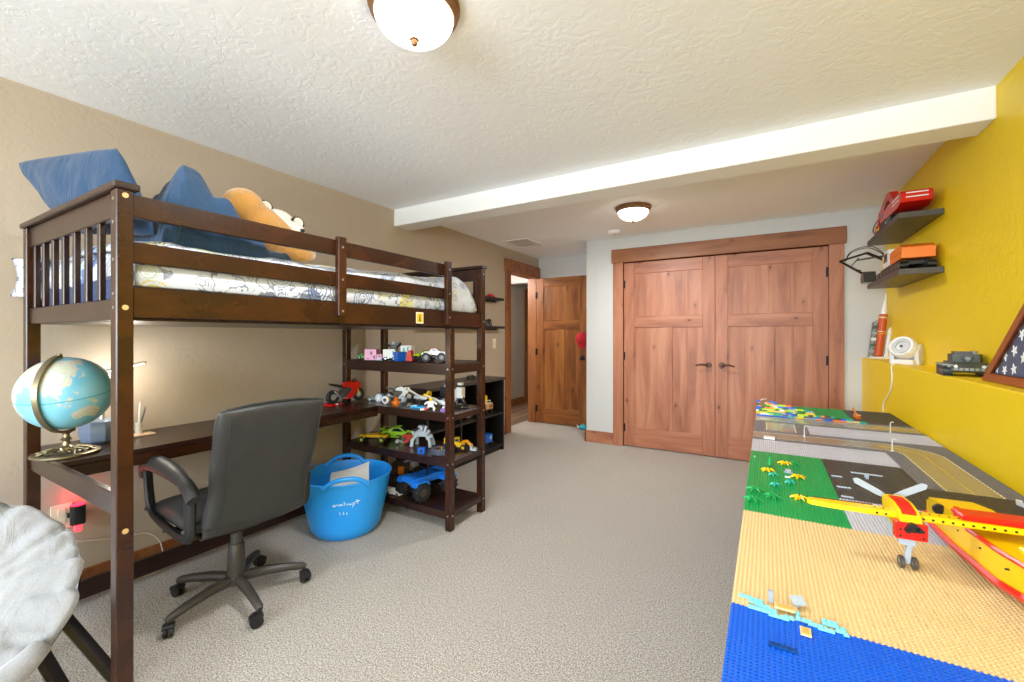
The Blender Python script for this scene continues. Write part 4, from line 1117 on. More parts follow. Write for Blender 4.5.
# ================================================================== MODEL SEAPLANE
sp = thing('toy_seaplane', 'yellow and red brick-built model seaplane parked on the studded table', 'toy plane', (.430, 1.292, STT), R(5))
def loft(m, secs):
    """secs: (y, half width, z keel, z chine, z deck)"""
    vs = []; 
    for (y, w_, zk, zc, zd) in secs: vs += [(0, y, zk), (w_, y, zc), (w_, y, zd), (-w_, y, zd), (-w_, y, zc)]
    fs = []; n = len(secs)
    for i in range(n - 1):
        for j in range(5): fs.append((i * 5 + j, i * 5 + (j + 1) % 5, i * 5 + 5 + (j + 1) % 5, i * 5 + 5 + j))
    fs += [(0, 1, 2, 3, 4), tuple(range((n - 1) * 5, n * 5))[::-1]]
    return m.add(vs, fs)
hull = loft(M(), [(-.34, .020, .070, .074, .105), (-.22, .034, .034, .045, .100), (-.08, .046, .012, .028, .090), (.08, .048, .008, .026, .086), (.20, .046, .012, .028, .080), (.270, .036, .026, .036, .074), (.300, .018, .042, .046, .066)]).build('hull', YEL, sp, smooth=20)
for s_ in (-1, 1):
    M().tube([(s_ * .037, -.22, .046), (s_ * .0475, -.08, .030), (s_ * .0495, .08, .028), (s_ * .0475, .20, .030), (s_ * .037, .270, .038)], .0080, 6).build('red_chine', RED, hull, label='red band along the bottom edge')
    M().tube([(s_ * .036, -.22, .100), (s_ * .045, -.08, .091), (s_ * .046, .035, .088)], .0050, 6).build('red_gunwale', RED, hull, label='red band along the top edge')
m = M()
for i in range(4):
    for s_ in (-1, 1): m.cyl((s_ * .0440, -.20 + i * .09, .070), (s_ * .0495, -.20 + i * .09, .070), .0020, n=8)
m.build('pin_holes', BLK, hull)
nose = loft(M(), [(.06, .042, .086, .087, .100), (.16, .046, .080, .082, .100), (.24, .042, .074, .076, .090), (.295, .020, .062, .064, .074)]).build('nose_deck', YEL, sp, smooth=25)
m = M(); m.box((-.040, .10, .102), (.010, .055, .012), (0, 0, R(-20)), .001).build('nose_stripe', RED, nose)
M().push((-.052, .150, .088)).cyl((0, -.004, 0), (0, .004, 0), .013, n=16).pop().build('hatch_wheel', BLK, nose)
M().bb(-.030, .030, .060, .10, .096, .108, .003).build('cockpit', BLK, sp)
# wing: spar beam with pin holes, tapered outer panels, red centre section
wg = M().bb(-.235, .235, -.016, .016, .106, .119, .002).build('wing_spar', YEL, sp)
m = M()
for i in range(28):
    x = -.216 + i * .016
    if abs(x + .165) < .028 or abs(x - .165) < .028: continue
    m.cyl((x, -.0165, .1125), (x, -.0155, .1125), .0026, n=8); m.cyl((x, .002, .1185), (x, .002, .1196), .0026, n=8)
m.build('pin_hole_pattern', BLK, wg)
M().bb(-.072, .072, -.010, .040, .119, .131, .003).build('centre_panel', RED, sp, label='red wing centre panel')
M().bb(-.05, .05, .016, .060, .104, .116, .002).build('wing_panel', YEL, sp)
for s_ in (-1, 1):
    x1 = .345 if s_ < 0 else .335
    M().prism([(s_ * .2351, -.016), (s_ * .300, -.012), (s_ * (x1 - .006), -.006), (s_ * x1, .004), (s_ * (x1 - .006), .014), (s_ * .300, .018), (s_ * .2351, .020)], .107, .1185).build('outer_wing', YEL, sp)
    M().prism([(s_ * .215, .0165), (s_ * .330, .0145), (s_ * .330, .0175), (s_ * .215, .022)], .112, .1195).build('wing_edge', mat('brick_dark_red', '#5e1a10', .4) if s_ < 0 else YEL, sp)
    # float under the tip
for s_ in (-1, 1):
    nx_ = s_ * .165
    nc = thing('engine_nacelle', None, None); nc.parent = sp; nc.location = (nx_, 0, .108); nc.scale = (.871,) * 3
    for k in ('label', 'category'):
        if k in nc: del nc[k]
    M().prism([(-.050, -.028), (-.050, .004), (-.030, .024), (.012, .032), (.075, .030), (.085, .016), (.075, -.022)], -.021, .021, axis='x').build('cowling', YEL, nc)
    M().prism([(-.052, -.008), (-.032, .0255), (.012, .0338), (.060, .032), (.060, .026), (.010, .026), (-.024, .018), (-.044, -.012)], -.0145, .0145, axis='x').build('red_panel', RED, nc, label='red top panel')
    M().bb(-.031, .031, -.054, -.030, -.040, .002, .002).build('exhaust_block', RED, nc)
    m = M()
    for xx in (-.022, .022):
        for zz in (-.032, -.016): m.cyl((xx, -.0545, zz), (xx, -.052, zz), .003, n=8)
    m.cyl((0, -.066, -.006), (0, -.054, -.006), .011, n=14); m.cyl((-.010, -.066, -.014), (-.010, -.054, -.014), .006, n=10); m.cyl((.011, -.066, -.010), (.011, -.054, -.010), .007, n=10)
    m.build('engine', BLK, nc)
    pr = M().cyl((0, .085, .012), (0, .108, .012), .010, .005, 14).build('spinner', GRY, nc)
    for kk in range(3):
        a = R(-32 if s_ < 0 else -20) + 2 * PI * kk / 3
        m = M(); m.push((0, .098, .012), (0, a, 0)); m.prism([(.006, -.004), (.030, -.008), (.085, -.0085), (.094, 0), (.085, .0085), (.030, .008), (.006, .004)], -.0022, .0022, axis='y'); m.pop(); m.build('propeller_blade', PALE, nc)
    # landing leg
    lg = M().bb(-.016, .016, -.030, -.006, -.064, -.036, .002).box((.003, -.020, -.085), (.012, .012, .055), (R(8), R(4), 0), .002).build('landing_leg', PALE, nc)
    for dx in (-.011, .015):
        w_ = M().push((dx, -.022, -.1085), (0, R(90), 0)).ring([(.006, -.005), (.013, -.005), (.0155, -.003), (.0155, .003), (.013, .005), (.006, .005)], 20).pop().build('wheel', DGRY, lg); M().cyl((dx - .004, -.022, -.1085), (dx + .004, -.022, -.1085), .0075, n=12).build('wheel_hub', PALE, lg) 
# tail fin and stabiliser
M().prism([(-.34, .10), (-.235, .10), (-.285, .205), (-.345, .205)], -.006, .006, axis='x').build('tail_fin', RED, sp)
M().bb(-.11, .11, -.335, -.285, .168, .178, .002).build('tail_plane', YEL, sp)

# ================================================================== SHELVES ON THE YELLOW WALL
SHM = mat('dark_shelf_laminate', '#4a4641', .4)
for z, lb in ((1.965, 'upper dark floating shelf on the yellow wall carrying the red crane'), (1.630, 'lower dark floating shelf on the yellow wall carrying the orange digger')):
    t = thing('floating_shelf', lb, 'shelf', (.78, 3.84, z), 0, 'dark floating shelves on the yellow wall')
    M().bb(.681, .879, 3.380, 4.300, z - .034, z, .0015).build('board', SHM, t, world=True)
    M().bb(.872, .880, 3.45, 4.23, z - .026, z - .006).build('wall_bracket', DARKMETAL, t, world=True)
def track(m, x, y0, y1, z, r, w_):
    """closed crawler track outline along y"""
    n = 10; pts = [(y0 - r * math.sin(PI * i / n), z + r * math.cos(PI * i / n)) for i in range(n + 1)] + [(y1 + r * math.sin(PI * i / n), z - r * math.cos(PI * i / n)) for i in range(n + 1)]
    m.prism(pts, x - w_ / 2, x + w_ / 2, axis='x')
    k = int((y1 - y0) / .012)
    for i in range(k + 1):
        yy = y0 + (y1 - y0) * i / k
        for zz in (z + r, z - r): m.box((x, yy, zz), (w_ * 1.06, .006, .003))
    return m
# red crane
cr = thing('toy_crane', 'red brick-built crawler crane model on the upper floating shelf', 'toy crane', (.765, 3.80, 1.9655), R(0)); cr.scale = (1.1,) * 3
for x in (-.055, .055):
    tk = track(M(), x, -.16, .10, .0205, .0185, .030).build('crawler_track', BLK, cr)
    for i in range(6): M().cyl((x - .0165, -.15 + i * .048, .0195), (x + .0165, -.15 + i * .048, .0195), .011, n=12).build('track_wheel', GRY if i == 2 else DGRY, tk)
M().bb(-.045, .045, -.14, .09, .030, .046, .003).build('undercarriage', BLK, cr)
bd = M().prism([(-.36, .060), (-.30, .045), (-.04, .046), (.02, .060), (.02, .100), (-.08, .118), (-.36, .118), (-.375, .10)], -.065, .065, axis='x').build('superstructure', RED, cr)
m = M()
for z in (.078, .100): m.bb(-.0665, -.0645, -.33, -.18, z, z + .007)
for z in (.078, .100): m.bb(-.045, .045, -.3775, -.3735, z, z + .006)
m.build('white_stripes', WHT, bd)
M().prism([(.02, .05), (.12, .05), (.135, .075), (.10, .115), (.02, .115)], -.065, -.012, axis='x').build('cab', RED, cr)
M().prism([(.055, .078), (.118, .078), (.096, .106), (.055, .106)], -.0665, -.064, axis='x').build('cab_window', mat('dark_glass', '#1f2a33', .1), cr)
def beam_seg(m, p0, p1, w_, h0, h1):
    p0 = Vector(p0); p1 = Vector(p1); d = (p1 - p0).normalized(); n_ = Vector((0, -d.z, d.y))
    a, b2, c, e = p0 + n_ * h0, p1 + n_ * h1, p1 - n_ * h1, p0 - n_ * h0
    return m.prism([(q.y, q.z) for q in (a, b2, c, e)], p0.x - w_ / 2, p0.x + w_ / 2, axis='x')
m = M(); beam_seg(m, (0, -.04, .10), (0, .14, .228), .040, .020, .026); beam_seg(m, (0, .12, .226), (0, .20, .232), .042, .022, .024); beam_seg(m, (0, .19, .235), (0, .40, .155), .040, .026, .030); m.build('boom', RED, cr)
m = M(); beam_seg(m, (0, .385, .170), (0, .43, .085), .048, .022, .026); m.build('jib', RED, cr)
m = M()
for s_ in (-.016, .016): m.cyl((s_, .02, .07), (s_, .17, .19), .006, n=10); m.cyl((s_, .20, .19), (s_, .33, .15), .005, n=10)
m.build('hydraulic_ram', DGRY, cr)
M().bb(-.04, .0, .11, .20, .045, .10, .004).build('engine_box', DGRY, cr)
m = M(); 
for i in range(3): m.bb(-.070, -.062, .11 + i * .035, .135 + i * .035, .018, .032)
m.build('yellow_markings', YEL, cr)
M().bb(-.062, -.002, .105, .225, .008, .042, .003).build('front_deck', BLK, cr)
M().prism([(.39, .05), (.455, .04), (.46, .075), (.42, .095)], -.035, .025, axis='x').build('grab', RED, cr)
M().tube(smooth_path([(-.03, .36, .13), (-.045, .40, .10), (-.05, .42, .06), (-.03, .40, .03)]), .003, 6).build('hose', BLK, cr)
# orange digger
ex = thing('toy_excavator', 'orange white and black brick-built excavator model on the lower floating shelf', 'toy excavator', (.775, 3.80, 1.6305)); ex.scale = (1.08,) * 3
for x in (-.058, .058):
    tk = track(M(), x, -.34, .10, .0245, .0225, .036).build('crawler_track', BLK, ex)
    for i in range(8): M().cyl((x - .0195, -.33 + i * .06, .0235), (x + .0195, -.33 + i * .06, .0235), .014, n=12).build('track_wheel', DGRY, tk)
M().bb(-.045, .045, -.30, .09, .030, .056, .003).build('undercarriage', BLK, ex)
bd = M().prism([(-.36, .062), (-.10, .056), (-.10, .128), (-.33, .140), (-.365, .120)], -.070, .070, axis='x').build('superstructure', ORG, ex)
M().bb(-.03, .03, -.28, -.08, .136, .146, .003).build('engine_cover', BLK, bd)
m = M()
for i in range(5): m.cyl((-.0712, -.32 + i * .05, .095), (-.069, -.32 + i * .05, .095), .004, n=8)
m.build('pin_holes', BLK, bd)
M().prism([(-.098, .058), (.055, .054), (.060, .090), (.030, .158), (-.085, .158)], -.072, -.010, axis='x').build('cab', WHT, ex)
M().prism([(-.045, .090), (.045, .088), (.022, .142), (-.045, .142)], -.0735, -.071, axis='x').build('cab_window', mat('dark_glass'), ex)
M().bb(-.070, -.010, .062, .098, .050, .135, .003).build('cab_front', YEL, ex)
M().bb(-.012, .050, -.02, .13, .052, .095, .004).build('boom_foot', BLK, ex)
m = M()
B1, B2, B3, B4 = (-.01, .10, .09), (-.115, .30, .205), (-.255, .385, .172), (-.125, .42, .080)
for o_ in (-.011, .011):
    m.tube([(B1[0], B1[1] + o_, B1[2]), (B2[0], B2[1] + o_, B2[2])], .008, 6); m.tube([(B2[0], B2[1] + o_, B2[2]), (B3[0], B3[1] + o_, B3[2])], .006, 6); m.tube([(B3[0], B3[1] + o_, B3[2]), (B4[0], B4[1] + o_, B4[2])], .006, 6)
m.build('boom', BLK, ex)
m = M(); m.tube([(-.02, .16, .16), (-.16, .34, .165)], .006, 8); m.tube([(-.15, .36, .185), (-.20, .38, .120), (-.13, .41, .098)], .004, 6); m.build('hydraulic_ram', DGRY, ex)
for q in ((0, 0), (.012, .01)): M().tube(smooth_path([(-.03, .18, .15), (-.10 + q[0], .30, .238 + q[1]), (-.19, .36, .225 + q[1]), (-.225, .385, .165)]), .0028, 6).build('hose', BLK, ex)
M().prism([(-.06, -.02), (.055, -.02), (.075, .02), (.02, .065), (-.03, .055)], -.035, .035, axis='x').push().pop().build('bucket', DGRY, ex).location = (-.085, .435, .030)
M().bb(-.075, -.02, .14, .235, .004, .045, .004).build('blade', BLK, ex)
m = M()
for x in (-.06, -.03): m.cyl((x, .236, .02), (x, .243, .02), .010, n=10)
m.build('headlamps', SILVER, ex)

# ================================================================== ON THE LEDGE
rk = thing('toy_rocket', 'orange and white brick-built rocket model with its grey launch tower on the ledge corner', 'toy rocket', (.812, 4.600, ZL + .0005))
pd = M()
for x, y in ((-.045, -.025), (.03, -.03), (-.008, .03)): pd.lathe([(.0005, 0), (.022, 0), (.024, .004), (.014, .022), (.0005, .024)], 12); pd.st and None
M().bb(-.070, .060, -.045, .045, .0, .016, .003).build('launch_base', WHT, rk)
lean = (0, R(6), 0)
co_ = M().push((-.016, 0, .016), lean).lathe([(.020, 0), (.029, .010), (.029, .255), (.0292, .262), (.0292, .272), (.029, .280), (.029, .345), (.019, .352), (.0005, .353)], 24).pop().build('core_stage', mat('rocket_orange', '#c9541a', .45), rk)
M().push((-.016, 0, .016), lean).ring([(.0292, .318), (.0305, .318), (.0305, .330), (.0292, .330)], 24).ring([(.0292, .205), (.0305, .205), (.0305, .212), (.0292, .212)], 24).pop().build('tan_bands', TAN, co_)
M().push((-.016, 0, .016), lean).lathe([(.020, .352), (.021, .365), (.016, .410), (.012, .450), (.006, .480), (.003, .520), (.0005, .525)], 20).pop().build('nose_cone', WHT, rk)
for x, y in ((.036, -.004), (-.016, .045)): M().push((x, y, .014), lean).lathe([(.018, 0), (.019, .012), (.0165, .020), (.0165, .080), (.0172, .082), (.0172, .088), (.0165, .090), (.0165, .205), (.012, .225), (.0005, .250)], 18).pop().build('booster', WHT, rk)
tw = M()
tx = -.062
for dx, dy in ((-.014, -.012), (.014, -.012), (-.014, .012), (.014, .012)): tw.cyl((tx + dx, dy, .014), (tx + dx + .030, dy, .300), .0035, n=6)
for i in range(12):
    z = .030 + i * .024; ox = (z - .014) * .105
    tw.bb(tx - .016 + ox, tx + .016 + ox, -.014, .014, z, z + .004)
    s_ = 1 if i % 2 else -1; tw.cyl((tx - .014 * s_ + ox, -.012, z), (tx + .014 * s_ + ox, -.012, z + .022), .0025, n=6)
tw = tw.build('launch_tower', DGRY, rk)
for i, mm in enumerate((GRY, mat('dark_green_brick', '#2c5a3c', .4), WHT, GRY, DGRY)): M().bb(tx - .010 + i * .005, tx + .020 + i * .006, -.020, -.010, .05 + i * .05, .072 + i * .05, .001).build('tower_box', mm, tw)
M().tube([(-.02, -.034, .205), (.02, -.034, .205), (.05, -.026, .205)], .003, 6).build('yellow_arm', YEL, rk)
fn = thing('desk_fan', 'small round white fan-like device with a white cord on the ledge', 'fan', (.800, 3.79, ZL + .0005), R(-34)); fn.scale = (1.05,) * 3
# local -y is its face
M().prism([(-.055, -.050), (.055, -.050), (.062, -.02), (.062, .06), (-.062, .06), (-.062, -.02)], 0, .030).build('foot', mat('off_white_plastic', '#e8e6e3', .45), fn)
ct = Vector((0, -.01, .098)); d_ = Vector((-.10, -.88, .38)).normalized(); q_ = d_.to_track_quat('Z', 'Y').to_euler()
hd = M().push(tuple(ct), tuple(q_)).lathe([(.0005, -.075), (.045, -.072), (.064, -.045), (.070, 0), (.070, .035), (.064, .046), (.050, .044), (.046, .034), (.0005, .034)], 40).pop().build('head', mat('off_white_plastic'), fn)
M().push(tuple(ct), tuple(q_)).ring([(.030, .032), (.044, .034), (.044, .042), (.030, .046)], 36).pop().build('grille_ring', mat('pale_grey_plastic', '#cfcfce', .4), hd)
M().push(tuple(ct), tuple(q_)).lathe([(.024, .033), (.024, .038), (.0005, .040)], 30).pop().build('hub_disc', mat('pale_grey_plastic'), hd)
M().push(tuple(ct), tuple(q_)).lathe([(.008, .039), (.008, .043), (.0005, .043)], 16).pop().build('centre_button', BLK, hd)
M().prism([(-.02, .0), (.062, .0), (.070, .05), (.055, .115), (.0, .125), (-.03, .08)], .052, .074, axis='x').build('side_arm', mat('off_white_plastic'), fn); M().prism([(-.02, .0), (.062, .0), (.070, .05), (.055, .115), (.0, .125), (-.03, .08)], -.074, -.052, axis='x').build('side_arm', mat('off_white_plastic'), fn)
o = M().tube(smooth_path([(.770, 3.73, ZL + .012), (.742, 3.74, ZL + .006), (.7145, 3.72, ZL - .01), (.7135, 3.70, .95), (.7135, 3.76, .86), (.7135, 3.93, .76), (.7135, 3.96, .66), (.7135, 3.96, .3), (.7135, 3.97, .02)]), .0042, 8).build('white_cord', mat('white_cord', '#efece4', .5), smooth=180)
tag(o, 'white cord running down the yellow wall from the round fan', 'cord')
# tank
tk_ = thing('toy_tank', 'dark grey brick-built tank model on the yellow ledge', 'toy tank', (.812, 2.855, ZL + .0005), R(-7)); tk_.scale = (.9,) * 3
for x in (-.075, .075):
    tr_ = track(M(), x, -.09, .09, .0255, .0235, .036).build('crawler_track', mat('track_grey', '#33383a', .5), tk_)
    for i in range(5): M().cyl((x - .020, -.08 + i * .04, .0245), (x + .020, -.08 + i * .04, .0245), .014, n=12).build('road_wheel', DGRY, tr_)
TG = mat('tank_grey', '#4f554f', .5)
M().prism([(-.125, .030), (-.105, .018), (.12, .018), (.125, .05), (.10, .072), (-.085, .072), (-.125, .045)], -.066, .066, axis='x').build('hull', TG, tk_)
M().bb(-.098, .098, -.10, .10, .052, .062, .003).build('fender', mat('tank_light_grey', '#8d938c', .5), tk_)
tt_ = M().prism([(-.052, -.06), (.046, -.06), (.062, -.02), (.055, .06), (-.055, .06), (-.064, -.02)], .072, .112).build('turret', TG, tk_)
M().prism([(-.040, -.04), (.02, -.04), (.025, .03), (-.045, .03)], .112, .126).build('turret_roof', DGRY, tt_); M().cyl((.035, 0, .112), (.035, 0, .128), .014, n=14).cyl((.030, .03, .112), (.030, .03, .124), .010, n=12).build('hatch', mat('tank_light_grey'), tt_)
M().cyl((.0, -.06, .092), (-.010, -.135, .094), .008, n=10).cyl((-.010, -.135, .094), (-.011, -.150, .094), .011, n=10).build('gun_barrel', DGRY, tt_); M().bb(-.02, .02, -.075, -.055, .082, .102, .003).build('mantlet', TG, tt_)
m = M()
for i in range(6): m.bb(-.056 + i * .019, -.042 + i * .019, -.128, -.110, .030, .044, .001)
for x in (-.078, .062): m.bb(x, x + .022, -.112, -.098, .045, .062, .002)
m.build('front_blocks', mat('tank_light_grey'), tk_)
for x in (-.05, .05): M().cyl((x, -.118, .052), (x, -.126, .052), .008, n=10).build('headlamp', mat('lamp_glass', '#dfe5e6', .2), tk_)
# flag case: triangular wooden frame
fc = thing('flag_case', 'triangular reddish wood display case holding a folded navy flag with white stars', 'display case', (.818, 2.245, ZL + .001), 0)
FW = mat('cherry_frame', '#9a5024', .35)
A = [(.325, 0), (-.325, 0), (0, .325)]          # (y, z): long side on the ledge
th = R(3)
def tilt(m): return m.push((0, 0, 0), (0, th, 0))
def inset(P_, d):
    out = []; n = len(P_)
    c = Vector((sum(p[0] for p in P_) / n, sum(p[1] for p in P_) / n))
    L_ = []
    for i in range(n):
        a = Vector(P_[i]); b2 = Vector(P_[(i + 1) % n]); t_ = (b2 - a).normalized(); nn = Vector((-t_.y, t_.x))
        if (c - a).dot(nn) < 0: nn = -nn
        L_.append((a + nn * d, t_))
    for i in range(n):
        p, r_ = L_[i - 1]; q, s_ = L_[i]; den = r_.x * s_.y - r_.y * s_.x; k = ((q.x - p.x) * s_.y - (q.y - p.y) * s_.x) / den
        out.append((p.x + r_.x * k, p.y + r_.y * k))
    return out
I_ = inset(A, .031)
for i in range(3):
    q = [A[i], A[(i + 1) % 3], I_[(i + 1) % 3], I_[i]]
    tilt(M()).prism(q, -.036, .040, axis='x').build('frame_side', FW, fc)
bt = inset(A, .027)
for i in range(3):
    q = [I_[i], I_[(i + 1) % 3], inset(A, .036)[(i + 1) % 3], inset(A, .036)[i]]
    tilt(M()).prism(q, -.033, -.026, axis='x').build('inner_bead', mat('dark_cherry', '#4f2412', .35), fc)
fg = tilt(M()).prism(bt, -.022, .030, axis='x').build('folded_flag', cloth('navy_flag', '#2b2c4c', '#41436a', 300, .9, .3), fc)
def star(m, y, z, r_, rot=0.):
    pts = []
    for i in range(10):
        a = rot + PI / 2 + PI * i / 5; rr = r_ if i % 2 == 0 else r_ * .40
        pts.append((y + rr * math.cos(a), z + rr * math.sin(a)))
    return m.prism(pts, -.0245, -.0215, axis='x')
for i, (y, z, r_) in enumerate(((.232, .052, .017), (.165, .052, .020), (.095, .060, .022), (.170, .108, .023), (.100, .130, .023), (.030, .105, .023), (.055, .190, .022), (-.040, .060, .022), (-.05, .16, .022), (-.11, .11, .022), (0, .24, .020), (-.17, .06, .022))):
    star(tilt(M()), y, z, r_, i * .5).build('white_star', mat('star_white', '#f1f0ee', .7), fg)
# ================================================================== TOYS ON THE BED'S SHELVES
TYRE = mat('tyre_rubber', '#232427', .6); CHROME = mat('toy_chrome', '#c4c7cc', .25, .6); PINK = mat('brick_pink', '#f0a3cf', .3); GLASS = mat('dark_glass')
def wheel(par, c, r, w_, hubm, ax='y', knob=0):
    m = M(); m.push(c, (R(90), 0, 0) if ax == 'y' else (0, R(90), 0))
    m.ring([(r * .48, -w_ / 2), (r * .9, -w_ / 2), (r, -w_ * .3), (r, w_ * .3), (r * .9, w_ / 2), (r * .48, w_ / 2)], 20)
    if knob:
        for i in range(knob):
            a = 2 * PI * i / knob; m.push((0, 0, 0), (0, 0, a)).box((r, 0, (i % 2 - .5) * w_ * .5), (r * .16, r * .16, w_ * .45)).pop()
    m.pop(); w = m.build('wheel', TYRE, par)
    m = M(); m.push(c, (R(90), 0, 0) if ax == 'y' else (0, R(90), 0)).cyl((0, 0, -w_ * .42), (0, 0, w_ * .42), r * .50, n=14)
    for i in range(5): m.box((r * .3 * math.cos(i * 1.257), r * .3 * math.sin(i * 1.257), w_ * .42), (r * .16, r * .16, w_ * .12))
    m.pop(); m.build('wheel_hub', hubm, w); return w
def truck4(name, label, cat, loc, rz, L_, W_, r, body, cabm, hubm, lift, roof=True, group=None, knob=10):
    """off-road truck, nose along +x"""
    t = thing(name, label, cat, loc, rz, group)
    for x in (-L_ * .34, L_ * .34):
        for y in (-W_ * .40, W_ * .40): wheel(t, (x, y, r), r, W_ * .22, hubm, knob=knob)
        M().cyl((x, -W_ * .38, r), (x, W_ * .38, r), r * .16, n=8).build('axle', DGRY, t)
    M().bb(-L_ * .42, L_ * .42, -W_ * .14, W_ * .14, r * .9, r * .9 + lift * .5, .002).build('chassis', BLK, t)
    for x in (-L_ * .30, L_ * .30):
        for y in (-W_ * .26, W_ * .26): M().cyl((x, y, r), (x * .8, y * .8, r + lift + .01), r * .14, n=8).build('shock_absorber', YEL, t)
    z = r + lift
    pr = [(-L_ * .48, z), (-L_ * .44, z + r * .55), (-L_ * .22, z + r * .62), (-L_ * .12, z + r * 1.15), (L_ * .10, z + r * 1.15), (L_ * .20, z + r * .65), (L_ * .46, z + r * .50), (L_ * .50, z), (L_ * .30, z - r * .12), (-L_ * .30, z - r * .12)]
    if not roof: pr = pr[:2] + [(-L_ * .1, z + r * .6), (L_ * .1, z + r * .75)] + pr[5:]
    b = M().prism(pr, -W_ * .27, W_ * .27, axis='y').build('body', body, t)
    for x in (-L_ * .34, L_ * .34):
        for y in (-W_ * .36, W_ * .36):
            M().prism([(x - r * 1.05, z - r * .12), (x - r * .7, z + r * .36), (x + r * .7, z + r * .36), (x + r * 1.05, z - r * .12), (x + r * .8, z - r * .12), (x + r * .55, z + r * .2), (x - r * .55, z + r * .2), (x - r * .8, z - r * .12)], y - W_ * .11, y + W_ * .11, axis='y').build('mudguard', body, t)
    if roof:
        M().prism([(-L_ * .13, z + r * .66), (-L_ * .09, z + r * 1.08), (L_ * .08, z + r * 1.08), (L_ * .17, z + r * .68)], -W_ * .28, W_ * .28, axis='y').build('side_window', GLASS, b)
        M().bb(-L_ * .13, L_ * .10, -W_ * .25, W_ * .25, z + r * 1.14, z + r * 1.26, .002).build('roof', cabm, b)
    else:
        M().tube([(-L_ * .14, -W_ * .22, z + r * .5), (-L_ * .10, -W_ * .20, z + r * 1.3), (-L_ * .10, W_ * .20, z + r * 1.3), (-L_ * .14, W_ * .22, z + r * .5)], r * .10, 6).build('roll_bar', BLK, t)
    M().bb(L_ * .46, L_ * .53, -W_ * .25, W_ * .25, z - r * .1, z + r * .12, .001).build('bumper', cabm, t)
    return t
def motorbike(name, label, loc, rz, s, body, group=None, stand=None):
    """sport motorbike, nose along +x, s = length"""
    t = thing(name, label, 'toy motorbike', loc, rz, group); r = s * .155
    for x, w_ in ((-s * .34, s * .085), (s * .34, s * .062)): wheel(t, (x, 0, r), r, w_, CHROME)
    M().prism([(-s * .12, r * .9), (-s * .16, r * 1.9), (s * .02, r * 2.3), (s * .16, r * 2.1), (s * .12, r * .75)], -s * .05, s * .05, axis='y').build('engine', DGRY, t)
    m = M()
    for y in (-s * .055, s * .055): m.cyl((-s * .34, y, r), (-s * .10, y, r * 1.25), s * .016, n=8)
    m.build('swing_arm', CHROME, t)
    m = M()
    for y in (-s * .045, s * .045): m.cyl((s * .34, y, r), (s * .24, y, r * 2.9), s * .014, n=8)
    m.build('fork', YEL, t)
    M().prism([(-s * .08, r * .55), (s * .02, r * .45), (s * .18, r * .75), (s * .24, r * 1.6), (s * .10, r * 1.6), (s * .0, r * .95)], -s * .062, s * .062, axis='y').build('belly_fairing', body, t)
    M().prism([(s * .12, r * 1.55), (s * .25, r * 1.5), (s * .37, r * 2.5), (s * .34, r * 2.95), (s * .22, r * 3.05), (s * .12, r * 2.6)], -s * .066, s * .066, axis='y').build('front_fairing', body, t)
    M().prism([(-s * .12, r * 2.35), (-s * .06, r * 2.95), (s * .10, r * 3.15), (s * .18, r * 2.8), (s * .12, r * 2.2)], -s * .052, s * .052, axis='y').build('fuel_tank', body, t)
    M().prism([(-s * .44, r * 3.05), (-s * .40, r * 2.75), (-s * .12, r * 2.15), (-s * .06, r * 2.5), (-s * .28, r * 2.9)], -s * .035, s * .035, axis='y').build('seat', BLK, t)
    M().prism([(s * .23, r * 3.0), (s * .34, r * 2.9), (s * .24, r * 3.5), (s * .18, r * 3.3)], -s * .035, s * .035, axis='y').build('windscreen', mat('smoke_screen', '#5d3a34', .1), t)
    M().cyl((s * .20, -s * .11, r * 3.05), (s * .20, s * .11, r * 3.05), s * .012, n=8).build('handlebar', BLK, t)
    M().tube([(-s * .02, -s * .065, r * .7), (-s * .20, -s * .07, r * .95), (-s * .34, -s * .07, r * 1.9)], s * .020, 8).build('exhaust', CHROME, t)
    M().prism([(s * .34 - r * .9, r * 1.6), (s * .34 - r * .3, r * 2.06), (s * .34 + r * .5, r * 1.98), (s * .34 + r * .1, r * 2.2), (s * .34 - r * .5, r * 2.15)], -s * .035, s * .035, axis='y').build('mudguard', body, t)
    return t
def lowcar(name, label, loc, rz, L_, W_, H_, body, trim, hubm, group=None):
    t = thing(name, label, 'toy car', loc, rz, group); r = H_ * .30
    for x in (-L_ * .32, L_ * .32):
        for y in (-W_ * .42, W_ * .42): wheel(t, (x, y, r), r, W_ * .16, hubm)
    b = M().prism([(-L_ * .5, r * .7), (-L_ * .5, H_ * .62), (-L_ * .30, H_ * .72), (-L_ * .14, H_), (L_ * .06, H_), (L_ * .22, H_ * .62), (L_ * .46, H_ * .42), (L_ * .5, r * .7)], -W_ * .40, W_ * .40, axis='y').build('body', body, t)
    M().prism([(-L_ * .20, H_ * .70), (-L_ * .12, H_ * .94), (L_ * .04, H_ * .94), (L_ * .16, H_ * .66)], -W_ * .41, W_ * .41, axis='y').build('side_window', GLASS, b)
    M().prism([(L_ * .065, H_ * .985), (L_ * .215, H_ * .635), (L_ * .225, H_ * .66), (L_ * .075, H_ * 1.01)], -W_ * .30, W_ * .30, axis='y').build('windscreen', GLASS, b)
    M().bb(-L_ * .50, -L_ * .40, -W_ * .42, W_ * .42, H_ * .86, H_ * .92, .001).bb(-L_ * .46, -L_ * .44, -W_ * .2, -W_ * .16, H_ * .6, H_ * .88).bb(-L_ * .46, -L_ * .44, W_ * .16, W_ * .2, H_ * .6, H_ * .88).build('spoiler', trim, t)
    M().bb(-L_ * .5, L_ * .5, -W_ * .41, W_ * .41, r * .55, r * .8, .001).build('side_skirt', trim, t)
    return t
